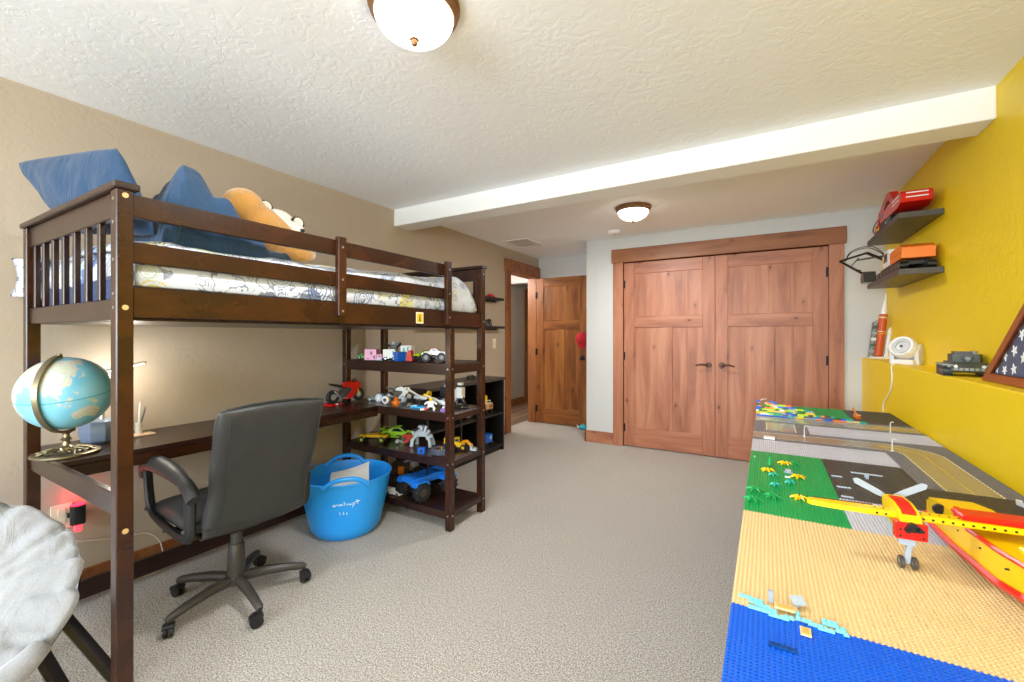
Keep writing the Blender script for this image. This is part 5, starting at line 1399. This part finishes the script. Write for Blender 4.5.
def stud_block(m, x0, x1, y0, y1, z0, z1):
    m.bb(x0, x1, y0, y1, z0, z1, .0006)
    nx, ny = max(1, int((x1 - x0) / .0085)), max(1, int((y1 - y0) / .0085))
    for i in range(nx):
        for j in range(ny): m.cyl((x0 + (i + .5) * (x1 - x0) / nx, y0 + (j + .5) * (y1 - y0) / ny, z1), (x0 + (i + .5) * (x1 - x0) / nx, y0 + (j + .5) * (y1 - y0) / ny, z1 + .0018), .0024, n=8)
    return m

Z1, Z2, Z3, Z4 = 1.0555, .7385, .4455, .1185
# ---- top shelf
lowcar('toy_car', 'small green and black low car at the wall end of the top shelf', (-2.605, 2.235, Z1), R(20), .115, .055, .042, mat('brick_bright_green', '#4fae3a', .3), BLK, CHROME)
t = thing('toy_house', 'pink brick house with a dark doorway on the top shelf', 'toy house', (-2.475, 2.185, Z1), R(25))
stud_block(M(), -.044, .044, -.035, .035, 0, .078).build('walls', PINK, t); M().bb(.0, .014, -.0365, -.034, .040, .062).build('window', mat('brick_plum', '#7c1f55', .3), t); M().bb(.022, .036, -.0365, -.034, .012, .034).build('doorway', mat('brick_plum'), t)
M().bb(-.03, -.008, -.0365, -.034, .010, .014).build('step_line', mat('brick_plum'), t)
t = thing('toy_cube', 'small pink brick cube in front of the orange piece on the top shelf', 'toy bricks', (-2.395, 2.185, Z1), R(25)); stud_block(M(), -.019, .019, -.018, .018, .008, .042).build('cube', PINK, t); M().bb(-.021, .021, -.019, .019, 0, .008).build('base', mat('brick_aqua', '#9fd6dc', .3), t); M().bb(-.008, .010, -.0192, -.0175, .024, .034).build('face_panel', mat('brick_plum'), t)
t = thing('toy_ramp', 'orange and green sloped bricks between the pink cube and the white van', 'toy bricks', (-2.385, 2.265, Z1), R(20)); M().bb(-.03, .03, -.02, .02, 0, .014, .001).build('base', mat('brick_bright_green'), t); M().prism([(-.03, .014), (.03, .014), (-.022, .058), (-.03, .058)], -.018, .018, axis='y').build('slope', ORG, t)
t = thing('toy_robot', 'black and grey brick robot standing behind the pink house', 'toy robot', (-2.475, 2.40, Z1), R(25))
M().bb(-.026, .026, -.018, .018, .05, .105, .003).build('torso', BLK, t); M().bb(-.014, .014, -.014, .014, .107, .135, .003).build('head', GRY, t)
for s_ in (-1, 1):
    M().bb(s_ * .018 - .009, s_ * .018 + .009, -.012, .012, 0, .05, .002).build('leg', BLK, t); M().tube([(s_ * .03, 0, .095), (s_ * .058, -.02, .115), (s_ * .07, -.035, .09)], .009, 8).build('arm', DGRY, t)
M().cyl((.03, -.03, .10), (.065, -.055, .135), .006, n=8).build('blaster', GRY, t)
t = thing('toy_van', 'white boxy brick van with black wheels on the top shelf', 'toy van', (-2.315, 2.215, Z1), R(25))
M().prism([(-.05, .018), (.05, .018), (.05, .048), (.032, .080), (-.05, .080)], -.028, .028, axis='y').build('body', WHT, t)
for x in (-.03, .03):
    for y in (-.026, .026): wheel(t, (x, y, .014), .014, .010, CHROME)
M().bb(.020, .030, -.030, -.027, .04, .07).build('green_panel', TEAL, t)
t = thing('toy_tower_block', 'white studded brick building behind the blue block on the top shelf', 'toy building', (-2.235, 2.300, Z1), R(25)); stud_block(M(), -.045, .040, -.03, .03, 0, .105).build('walls', WHT, t); M().bb(.006, .024, -.032, -.029, .07, .095).build('window', BLK, t); M().bb(-.028, -.012, -.032, -.029, .06, .09).build('door', TEAL, t)
t = thing('toy_block', 'bright blue brick block standing at the front of the top shelf', 'toy bricks', (-2.200, 2.180, Z1), R(-22)); stud_block(M(), -.036, .036, -.03, .03, 0, .062).build('block', BLU, t); M().bb(-.026, -.010, -.0315, -.0295, .02, .04).build('panel', mat('brick_sky', '#4f93e6', .3), t)
t = thing('toy_rocket_cone', 'red pointed brick piece with white tip beside the blue block', 'toy bricks', (-2.118, 2.205, Z1), R(10)); M().prism([(-.026, 0), (.026, 0), (.026, .02), (.016, .045), (.010, .075), (-.006, .075), (-.022, .03)], -.018, .018, axis='y').build('body', RED, t); M().bb(-.012, .012, -.012, .012, .075, .095, .003).build('tip', WHT, t)
truck4('toy_truck', 'small green off-road toy truck with black tyres behind the white one on the top shelf', 'toy truck', (-2.050, 2.270, Z1), R(80), .135, .075, .026, LIME, BLK, DGRY, .014)
truck4('toy_truck', 'white and orange monster toy truck with big black tyres on the top shelf', 'toy truck', (-1.915, 2.225, Z1), R(28), .155, .090, .032, WHT, ORG, DGRY, .020)
# ---- desk level
motorbike('toy_motorbike', 'big red sport motorbike model standing in the corner of the desk', (-2.640, 2.085, Z2 + .010), R(86), .310, RED)
t = thing('display_stand', 'red display stand under the rear wheel of the red motorbike', 'stand', (-2.645, 1.985, Z2), R(86)); M().bb(-.045, .045, -.04, -.030, 0, .014, .002).bb(-.045, .045, .030, .04, 0, .014, .002).bb(-.05, -.04, -.04, .04, 0, .010, .001).build('frame', RED, t); M().cyl((.0, -.05, .010), (.0, -.03, .010), .006, n=10).build('white_pin', WHT, t)
lowcar('toy_car', 'tiny black and green car behind the red motorbike', (-2.570, 2.285, Z2), R(30), .085, .045, .035, mat('brick_olive', '#66705a', .4), BLK, CHROME)
def drum(label, loc, rz, s, m1, m2):
    t = thing('toy_drum', label, 'toy part', loc, rz); M().push((0, 0, s), (R(90), 0, 0)).lathe([(.0005, -s * .7), (s * .8, -s * .7), (s, -s * .5), (s, s * .5), (s * .8, s * .7), (.0005, s * .7)], 20).pop().build('drum', m1, t)
    M().push((0, 0, s), (R(90), 0, 0)).lathe([(s * .45, s * .69), (s * .45, s * .76), (.0005, s * .76)], 14).pop().build('cap', m2, t); return t
drum('pale blue-white toy drum next to the tiny dark car on the desk level', (-2.485, 2.265, Z2), R(20), .031, mat('pale_blue_white', '#c9d3e6', .35), WHT)
drum('white toy drum with dark dots in front of the white and orange bike', (-2.375, 2.225, Z2), R(15), .029, WHT, DGRY)
motorbike('toy_motorbike', 'white and orange toy motorbike at the back of the desk-level shelf', (-2.390, 2.365, Z2), R(35), .225, WHT)
t = thing('toy_creature', 'small orange toy creature at the front of the desk-level shelf', 'toy figure', (-2.235, 2.185, Z2), R(20))
M().ell((0, 0, .024), (.024, .020, .022)).build('body', ORG, t); M().ell((.004, -.006, .052), (.016, .016, .014)).build('head', ORG, t)
for x in (-.014, .014): M().ell((x, -.014, .006), (.009, .012, .006)).build('foot', ORG, t); M().ell((x * .5 + .004, -.020, .055), .0035, n=8, m=6).build('eye', BLK, t); M().tube([(x * 1.4, 0, .03), (x * 2.2, -.010, .02)], .006, 6).build('arm', ORG, t)
t = thing('toy_globe_part', 'pale blue-grey round toy part behind the orange creature', 'toy part', (-2.285, 2.300, Z2)); M().ell((0, 0, .027), .027).build('ball', mat('pale_blue_white'), t); M().cyl((0, -.028, .027), (0, -.022, .027), .010, n=12).build('cap', DGRY, t)
t = thing('toy_car_part', 'black toy chassis behind the pale ball on the desk-level shelf', 'toy car', (-2.245, 2.440, Z2), R(10)); M().bb(-.055, .055, -.02, .02, .012, .036, .004).build('body', BLK, t)
for x in (-.035, .035):
    for y in (-.025, .025): wheel(t, (x, y, .016), .016, .012, DGRY)
def plane(label, loc, rz, s, m1, m2, pitch=0, roll=0):
    t = thing('toy_plane', label, 'toy plane', loc, rz)
    m = M(); m.push((0, 0, s * .22), (roll, pitch, 0)); m.tube([(-s * .5, 0, .0), (-s * .3, 0, .0), (s * .25, 0, 0), (s * .45, 0, -.004), (s * .52, 0, -.006)], [s * .03, s * .07, s * .08, s * .05, s * .01], 10); m.pop(); b = m.build('fuselage', m1, t)
    for sg in (-1, 1):
        m = M(); m.push((0, 0, s * .22), (roll + sg * R(12), pitch, 0)); m.prism([(-s * .18, sg * s * .04), (s * .16, sg * s * .04), (s * .02, sg * s * .50), (-s * .14, sg * s * .50)], -.004, .005); m.pop(); w = m.build('wing', m1, t)
        m = M(); m.push((0, 0, s * .22), (roll + sg * R(12), pitch, 0)); m.prism([(-s * .14, sg * s * .44), (s * .03, sg * s * .44), (s * .02, sg * s * .51), (-s * .14, sg * s * .51)], -.005, .007); m.pop(); m.build('wing_tip', m2, w)
    m = M(); m.push((0, 0, s * .22), (roll, pitch, 0)); m.prism([(-s * .5, s * .02), (-s * .36, s * .02), (-s * .46, s * .22), (-s * .54, s * .22)], -.004, .004, axis='y'); m.pop(); m.build('tail_fin', m2, t)
    m = M(); m.push((s * .12, 0, s * .29), (roll, pitch, 0)).ell((0, 0, 0), (s * .12, s * .05, s * .05), n=12, m=8).pop(); m.build('canopy', GLASS, t)
    m = M(); 
    for x, y in ((-s * .2, -s * .10), (-s * .2, s * .10), (s * .3, 0)): m.cyl((x, y, .006), (x, y, s * .2), .004, n=6); m.cyl((x - .006, y, .006), (x + .006, y, .006), .006, n=8)
    m.build('landing_gear', DGRY, t)
    return t
plane('white toy plane with one yellow-tipped wing raised, in the middle of the desk-level shelf', (-2.130, 2.315, Z2), R(152), .240, WHT, YEL, R(4), R(22))
plane('white toy plane with yellow engines in front of the black box', (-1.935, 2.275, Z2), R(-14), .215, mat('cool_white_brick', '#dfe3e8', .35), YEL, R(6), R(-14))
t = thing('toy_crate', 'black box standing at the back of the desk-level shelf', 'toy box', (-1.965, 2.440, Z2), R(2)); M().bb(-.060, .060, -.035, .035, 0, .125, .002).build('box', mat('blue_black_plastic', '#20242f', .4), t); M().bb(.058, .068, -.02, .015, .02, .115, .002).build('white_clips', WHT, t)
t = thing('toy_digger_cab', 'small yellow and white toy piece sitting on the black box', 'toy part', (-1.965, 2.440, Z2 + .1255), R(15)); M().bb(-.03, .03, -.02, .02, 0, .020, .002).build('base', WHT, t); M().prism([(-.012, .02), (.026, .02), (.02, .045), (-.004, .045)], -.015, .015, axis='y').build('cab', YEL, t)
t = thing('toy_plates', 'flat light blue toy plates lying before the white planes', 'toy bricks', (-2.050, 2.215, Z2), R(18)); stud_block(M(), -.055, .055, -.022, .022, 0, .010).build('plate', mat('brick_azure', '#2f9fdc', .3), t); stud_block(M(), -.05, -.01, -.016, .012, .010, .016).build('top_plate', mat('brick_aqua'), t)
t = thing('toy_figure', 'white jointed toy figure lying at the front by the shelf post', 'toy figure', (-1.915, 2.185, Z2), R(30)); M().bb(-.02, .02, -.016, .016, .020, .060, .004).build('torso', WHT, t); M().ell((0, 0, .072), .013).build('head', YEL, t)
for s_ in (-1, 1): M().tube([(s_ * .012, 0, .022), (s_ * .03, -.02, .012), (s_ * .045 - .02, -.035, .008)], .008, 8).build('leg', WHT, t); M().tube([(s_ * .022, 0, .054), (s_ * .04, -.015, .040)], .006, 8).build('arm', WHT, t)
M().cyl((-.03, -.038, .016), (-.03, -.030, .016), .010, n=12).build('red_dot', RED, t)
t = thing('toy_gem', 'small lavender toy piece at the foot of the shelf post', 'toy part', (-1.800, 2.175, Z2), R(10)); M().bb(-.018, .018, -.014, .014, 0, .022, .002).build('block', mat('brick_lavender', '#8d6fb5', .3), t); M().ell((0, 0, .028), .009, n=10, m=8).build('knob', WHT, t)
t = thing('toy_mech', 'tall white toy tower on black legs at the aisle end of the desk-level shelf', 'toy robot', (-1.830, 2.395, Z2), R(5))
M().bb(-.024, .024, -.02, .02, .060, .135, .003).build('tower', WHT, t); M().bb(-.018, .018, -.016, .016, .150, .168, .004).build('head', WHT, t); M().bb(-.010, .010, -.010, .010, .135, .150).build('neck', DGRY, t)
for s_ in (-1, 1): M().tube([(s_ * .016, 0, .062), (s_ * .030, .0, .035), (s_ * .026, -.008, .010)], .011, 8).build('leg', BLK, t); M().bb(s_ * .026 - .014, s_ * .026 + .014, -.030, .016, 0, .014, .003).build('foot', DGRY, t)
lowcar('toy_car', 'little black toy buggy beside the white tower at the aisle end', (-1.775, 2.365, Z2), R(60), .075, .045, .034, BLK, GRY, CHROME)
# ---- third shelf
truck4('toy_buggy', 'long yellow and black brick-built buggy at the front of the third shelf', 'toy buggy', (-2.505, 2.225, Z3), R(24), .225, .095, .024, YEL, BLK, LIME, .018)
lowcar('toy_car', 'lime green brick-built sports car at the back of the third shelf', (-2.420, 2.395, Z3), R(30), .260, .105, .092, mat('brick_acid_green', '#a6e01c', .3), mat('brick_acid_green'), DGRY)
motorbike('toy_motorbike', 'red and black toy motorbike between the lime car and the grey castle', (-2.255, 2.285, Z3), R(40), .150, RED)
t = thing('toy_castle', 'pale grey brick-built walker of jagged plates on the third shelf', 'toy model', (-2.105, 2.315, Z3), R(20))
CG = mat('cool_light_grey', '#b9c6d4', .35)
for x, y, rr in ((-.05, -.03, .3), (.05, -.03, -.3), (-.045, .035, .3), (.045, .035, -.3)): M().tube([(x * .6, y * .6, .09), (x * 1.25, y * 1.1, .05), (x * 1.4, y * 1.3, .004)], [.012, .011, .014], 8).build('leg', CG, t)
stud_block(M(), -.045, .045, -.032, .032, .075, .110).build('body', CG, t); stud_block(M(), -.030, .005, -.02, .02, .112, .145).build('turret', CG, t)
for i, (x, z, a) in enumerate(((.045, .10, 35), (.060, .075, 60), (.030, .125, 20), (-.05, .09, -40))): M().box((x, -.030, z), (.018, .008, .055), (0, R(a), 0), .001).build('armour_plate', CG, t)
M().cyl((-.02, -.02, .13), (-.05, -.07, .125), .006, n=8).build('cannon', DGRY, t)
t = thing('toy_camera_block', 'bright blue toy bricks at the front edge of the third shelf', 'toy bricks', (-1.985, 2.175, Z3), R(20)); stud_block(M(), -.024, .024, -.018, .018, 0, .036).build('block', BLU, t); M().cyl((0, -.019, .018), (0, -.0175, .018), .010, n=12).build('round_face', mat('blue_black_plastic'), t)
t = thing('rubber_ring_toy', 'large loose grey toy tyre lying flat by the shelf post', 'toy tyre', (-1.865, 2.225, Z3))
m = M().ring([(.034, .004), (.055, 0), (.062, .008), (.062, .034), (.055, .042), (.034, .038)], 32)
for i in range(24): m.push((0, 0, .021), (0, 0, 2 * PI * i / 24)).box((.062, 0, (i % 2 - .5) * .018), (.008, .007, .016)).pop()
m.build('tread', mat('grey_rubber', '#4f5564', .6), t); M().lathe([(.034, .006), (.034, .034), (.020, .030), (.0005, .030)], 20).build('rim', BLK, t)
for i, mm in enumerate((RED, YEL, GRN)): M().bb(-.012 + i * .012, -.004 + i * .012, -.006 + (i % 2) * .008, .004 + (i % 2) * .008, .030, .044, .001).build('loose_stud', mm, t)
t = thing('toy_robot', 'small yellow toy robot behind the loose tyre', 'toy robot', (-1.955, 2.405, Z3), R(20)); M().bb(-.022, .022, -.016, .016, .018, .062, .003).build('body', YEL, t); M().bb(-.024, .024, -.018, .018, 0, .018, .002).build('base', BLK, t); M().tube([(.022, 0, .05), (.045, -.012, .066), (.058, -.02, .044)], .006, 8).build('arm', GRY, t); M().cyl((0, -.018, .045), (0, -.014, .045), .009, n=12).build('eye', BLK, t)
# loader
t = thing('toy_loader', 'yellow toy wheel loader with grey bucket at the aisle end of the third shelf', 'toy loader', (-1.815, 2.375, Z3), R(28))
for x in (-.045, .02):
    for y in (-.028, .028): wheel(t, (x, y, .021), .021, .016, YEL)
M().prism([(-.07, .022), (.03, .022), (.03, .045), (-.02, .052), (-.07, .048)], -.02, .02, axis='y').build('body', YEL, t); M().bb(-.040, -.008, -.018, .018, .050, .085, .002).build('cab', YEL, t); M().bb(-.037, -.011, -.019, .019, .060, .078).build('cab_window', GLASS, t)
m = M()
for y in (-.014, .014): m.tube([(.01, y, .055), (.045, y, .060), (.080, y, .022)], .007, 6)
m.build('lift_arm', mat('loader_orange', '#f0a41c', .3), t)
M().prism([(.070, .004), (.112, .0), (.108, .008), (.082, .014), (.080, .036), (.070, .034)], -.034, .034, axis='y').build('bucket', mat('bucket_grey', '#a9b6c6', .35), t)
# ---- bottom shelf
bt_ = truck4('toy_truck', 'large bright blue monster toy truck with knobbly tyres on the bottom shelf', 'toy truck', (-2.065, 2.315, Z4), R(78), .345, .245, .060, mat('truck_blue', '#1f7be6', .3), mat('truck_blue'), DGRY, .052, roof=False, knob=22)
t = thing('toy_racer', 'small white brick-built racer at the front of the bottom shelf', 'toy car', (-2.245, 2.172, Z4), R(4)); M().prism([(-.06, .010), (.07, .008), (.074, .018), (.03, .026), (.0, .042), (-.03, .042), (-.06, .028)], -.018, .018, axis='y').build('body', WHT, t)
for x in (-.042, .045):
    for y in (-.022, .022): wheel(t, (x, y, .011), .011, .009, GRY)
M().bb(-.068, -.052, -.024, .024, .036, .040).build('spoiler', WHT, t)
t = thing('toy_walker', 'brown black and orange brick-built walker behind the white racer on the bottom shelf', 'toy model', (-2.330, 2.350, Z4), R(15))
BRN = mat('brick_brown', '#4a3a31', .4)
for x in (-.06, .05):
    for y in (-.05, .05): M().tube([(x * .5, y * .4, .13), (x * 1.2, y, .08), (x * 1.1, y * 1.1, .004)], [.016, .014, .018], 8).build('leg', BLK, t)
stud_block(M(), -.07, .07, -.035, .035, .12, .175).build('body', BRN, t); M().bb(.07, .115, -.028, .028, .145, .19, .005).build('head', mat('brick_taupe', '#8a7d72', .4), t); M().bb(-.02, .03, -.045, -.034, .09, .15, .003).build('orange_panel', ORG, t); M().cyl((.02, -.02, .18), (.09, -.05, .21), .007, n=8).build('cannon', GRY, t)
# ---- wall shelves and cabinet
def blob(name, label, loc, rz, parts):
    t = thing(name, label, 'toy', loc, rz)
    for nm, mt_, boxes in parts:
        m = M()
        for (x, y, z, a, b2, c) in boxes: m.box((x, y, z + c / 2), (a, b2, c), b=.002)
        m.build(nm, mt_, t)
    return t
blob('toy_car', 'tiny red toy on the upper narrow wall shelf', (XL + .055, 4.20, 1.6805), R(80), [('body', RED, [(0, 0, .008, .10, .035, .018), (-.005, 0, .026, .05, .03, .014)]), ('wheels', BLK, [(-.03, -.018, 0, .02, .006, .014), (.03, -.018, 0, .02, .006, .014), (-.03, .018, 0, .02, .006, .014), (.03, .018, 0, .02, .006, .014)])])
motorbike('toy_motorbike', 'black toy motorbike on the lower narrow wall shelf near the doorway', (XL + .055, 4.12, 1.3455), R(80), .16, BLK)
blob('toy_boat', 'light blue toy hull on the lower narrow wall shelf above the bunk shelves', (XL + .055, 3.30, 1.3455), R(85), [('hull', mat('brick_azure'), [(0, 0, 0, .14, .05, .018), (.0, 0, .018, .07, .035, .014)]), ('mast', WHT, [(0, 0, .030, .006, .006, .02)])])
lowcar('toy_car', 'dark toy car on top of the black cabinet', (-2.62, 3.62, .7855), R(70), .11, .055, .040, BLK, DGRY, CHROME)
CX = -2.56
blob('toy_house', 'tan and yellow toy truck box in the upper cubby nearest the doorway', (CX, 3.80, .4105), R(90), [('crate', mat('tan_box', '#c7a06b', .5), [(0, 0, .045, .13, .08, .062)]), ('wheels', BLK, [(-.04, 0, 0, .035, .08, .045), (.04, 0, 0, .035, .08, .045)]), ('rail', WHT, [(-.03, -.035, .107, .10, .006, .006), (-.03, -.035, .135, .10, .006, .006), (-.078, -.035, .107, .006, .006, .034), (.018, -.035, .107, .006, .006, .034)]), ('top_load', YEL, [(-.045, 0, .107, .05, .05, .085)]), ('red_label', mat('brick_rust', '#8e3b2a', .5), [(.025, -.0405, .06, .05, .003, .03)])])
blob('toy_camper', 'bright blue toy truck in the lower cubby nearest the doorway', (CX, 3.80, .0705), R(90), [('box', BLU, [(0, 0, .03, .13, .07, .085)]), ('wheels', TYRE, [(-.04, 0, 0, .03, .075, .03), (.04, 0, 0, .03, .075, .03)]), ('label_panel', mat('pale_teal', '#a5d0cc', .4), [(.03, -.0355, .06, .03, .003, .035)]), ('bumper', DGRY, [(.075, 0, .01, .02, .07, .02)])])
blob('toy_blaster', 'orange and tan toy vehicle in the middle upper cubby', (CX, 3.44, .4105), R(90), [('body', mat('brick_sand', '#d7b08a', .4), [(0, 0, .012, .08, .06, .04)]), ('barrel', ORG, [(.06, -.01, .045, .12, .025, .022), (-.06, -.01, .03, .06, .02, .02)]), ('wheels', TYRE, [(-.03, -.03, 0, .025, .01, .02), (.03, -.03, 0, .025, .01, .02)])])
blob('toy_tray', 'tan toy plate with a small blue piece in the middle lower cubby', (CX, 3.43, .0705), R(90), [('plate', mat('tan_box'), [(0, 0, .06, .14, .06, .012), (0, 0, 0, .10, .04, .06)]), ('blue_piece', BLU, [(.05, -.02, .072, .03, .02, .02)])])
# red cap on the open door and a toy on the floor by the corner
t = thing('baseball_cap', 'red cap hanging on the edge of the open amber door', 'cap', (-2.100, 5.385, 1.195)); 
M().push((0, 0, 0), (R(78), 0, 0)).lathe([(.085, 0), (.084, .02), (.074, .05), (.052, .075), (.022, .088), (.0005, .090)], 24).pop().build('crown', mat('red_cloth', '#c41e2b', .8), t)
M().push((0, -.006, -.06), (R(12), 0, 0)).prism([(-.07, .0), (-.05, -.055), (0, -.075), (.05, -.055), (.07, 0)], -.004, .004, axis='y').pop().build('brim', mat('red_cloth'), t)
M().cyl((0, .012, .06), (0, .055, .06), .006, n=8).build('hook', DARKMETAL, t)
t = thing('toy_fish', 'small turquoise and white toy on the carpet at the closet wall corner', 'toy', (-2.065, 5.33, .0), R(15)); M().ell((0, 0, .035), (.055, .03, .034)).build('body', mat('brick_turquoise', '#33b8d4', .4), t); M().prism([(-.045, .035), (-.085, .065), (-.075, .035), (-.085, .005)], -.006, .006, axis='y').build('tail', WHT, t); M().prism([(-.015, .06), (.02, .066), (-.005, .088)], -.004, .004, axis='y').build('fin', LIME, t)
for y in (-.026, .026): M().ell((.035, y, .045), .006, n=8, m=6).build('eye', BLK, t)
# ================================================================== LIGHT AND CAMERA
def area(name, loc, rot, sx_, sy_, power, color):
    l = bpy.data.lights.new(name, 'AREA'); l.shape = 'RECTANGLE'; l.size = sx_; l.size_y = sy_; l.energy = power; l.color = color
    o = bpy.data.objects.new(name, l); COL.objects.link(o); o.location = loc; o.rotation_euler = rot; return o
def point(name, loc, power, color, r=.05):
    l = bpy.data.lights.new(name, 'POINT'); l.energy = power; l.color = color; l.shadow_soft_size = r
    o = bpy.data.objects.new(name, l); COL.objects.link(o); o.location = loc; return o
area('daylight_and_fill', ((WX0 + WX1) / 2, YB + .0, (WZ0 + WZ1) / 2), (R(90), 0, 0), WX1 - WX0 - .1, WZ1 - WZ0 - .1, 185, (.79, .90, 1.0))
area('daylight_and_fill', (XR + .02, -1.70, 1.62), (R(90), 0, R(90)), 1.55, .9, 24, (.79, .90, 1.0))  # added fill at the invented side window, offsets the yellow bounce
def disk(name, loc, power, color, d):
    l = bpy.data.lights.new(name, 'AREA'); l.shape = 'DISK'; l.size = d; l.energy = power; l.color = color
    o = bpy.data.objects.new(name, l); COL.objects.link(o); o.location = loc; return o
disk('ceiling_bulb', (-1.015, 1.075, ZC - .145), 19, (.96, .98, 1.0), .22)
disk('ceiling_bulb', (-.985, 3.72, ZC - .145), 23, (.96, .98, 1.0), .22)
point('hall_fill', (-3.45, 4.75, 2.05), 40, (1, .97, .93), .12)  # added fill light, no fixture; brightens the door jamb and hall wall
point('desk_lamp_bulb', (-2.640, .83, 1.045), 3.0, (1, .93, .82), .03)
point('night_light_bulb', (-2.775, .700, .470), .2, (1, .03, .06), .02)
w = bpy.data.worlds.new('sky'); SC.world = w; w.use_nodes = True
nt = w.node_tree; bg = nt.nodes['Background']
sk = nt.nodes.new('ShaderNodeTexSky'); sk.sky_type = 'NISHITA'; sk.sun_disc = False; sk.sun_elevation = R(40); sk.sun_rotation = R(200)
nt.links.new(sk.outputs['Color'], bg.inputs['Color']); bg.inputs['Strength'].default_value = .12

cam = bpy.data.cameras.new('camera'); co = bpy.data.objects.new('camera', cam); COL.objects.link(co); SC.camera = co
cam.sensor_fit = 'HORIZONTAL'; cam.sensor_width = 36; cam.lens = 36 * 430 / 1024; cam.shift_y = -5 / 1024
cam.clip_start = .02
co.location = (0, 0, 1.23); co.rotation_euler = (R(90), 0, math.atan(254 / 430))
vs_ = SC.view_settings
SC.display_settings.display_device = 'sRGB'
vs_.view_transform = 'Standard'; vs_.look = 'None'; vs_.gamma = 1; vs_.use_curve_mapping = False; vs_.exposure = 0.36
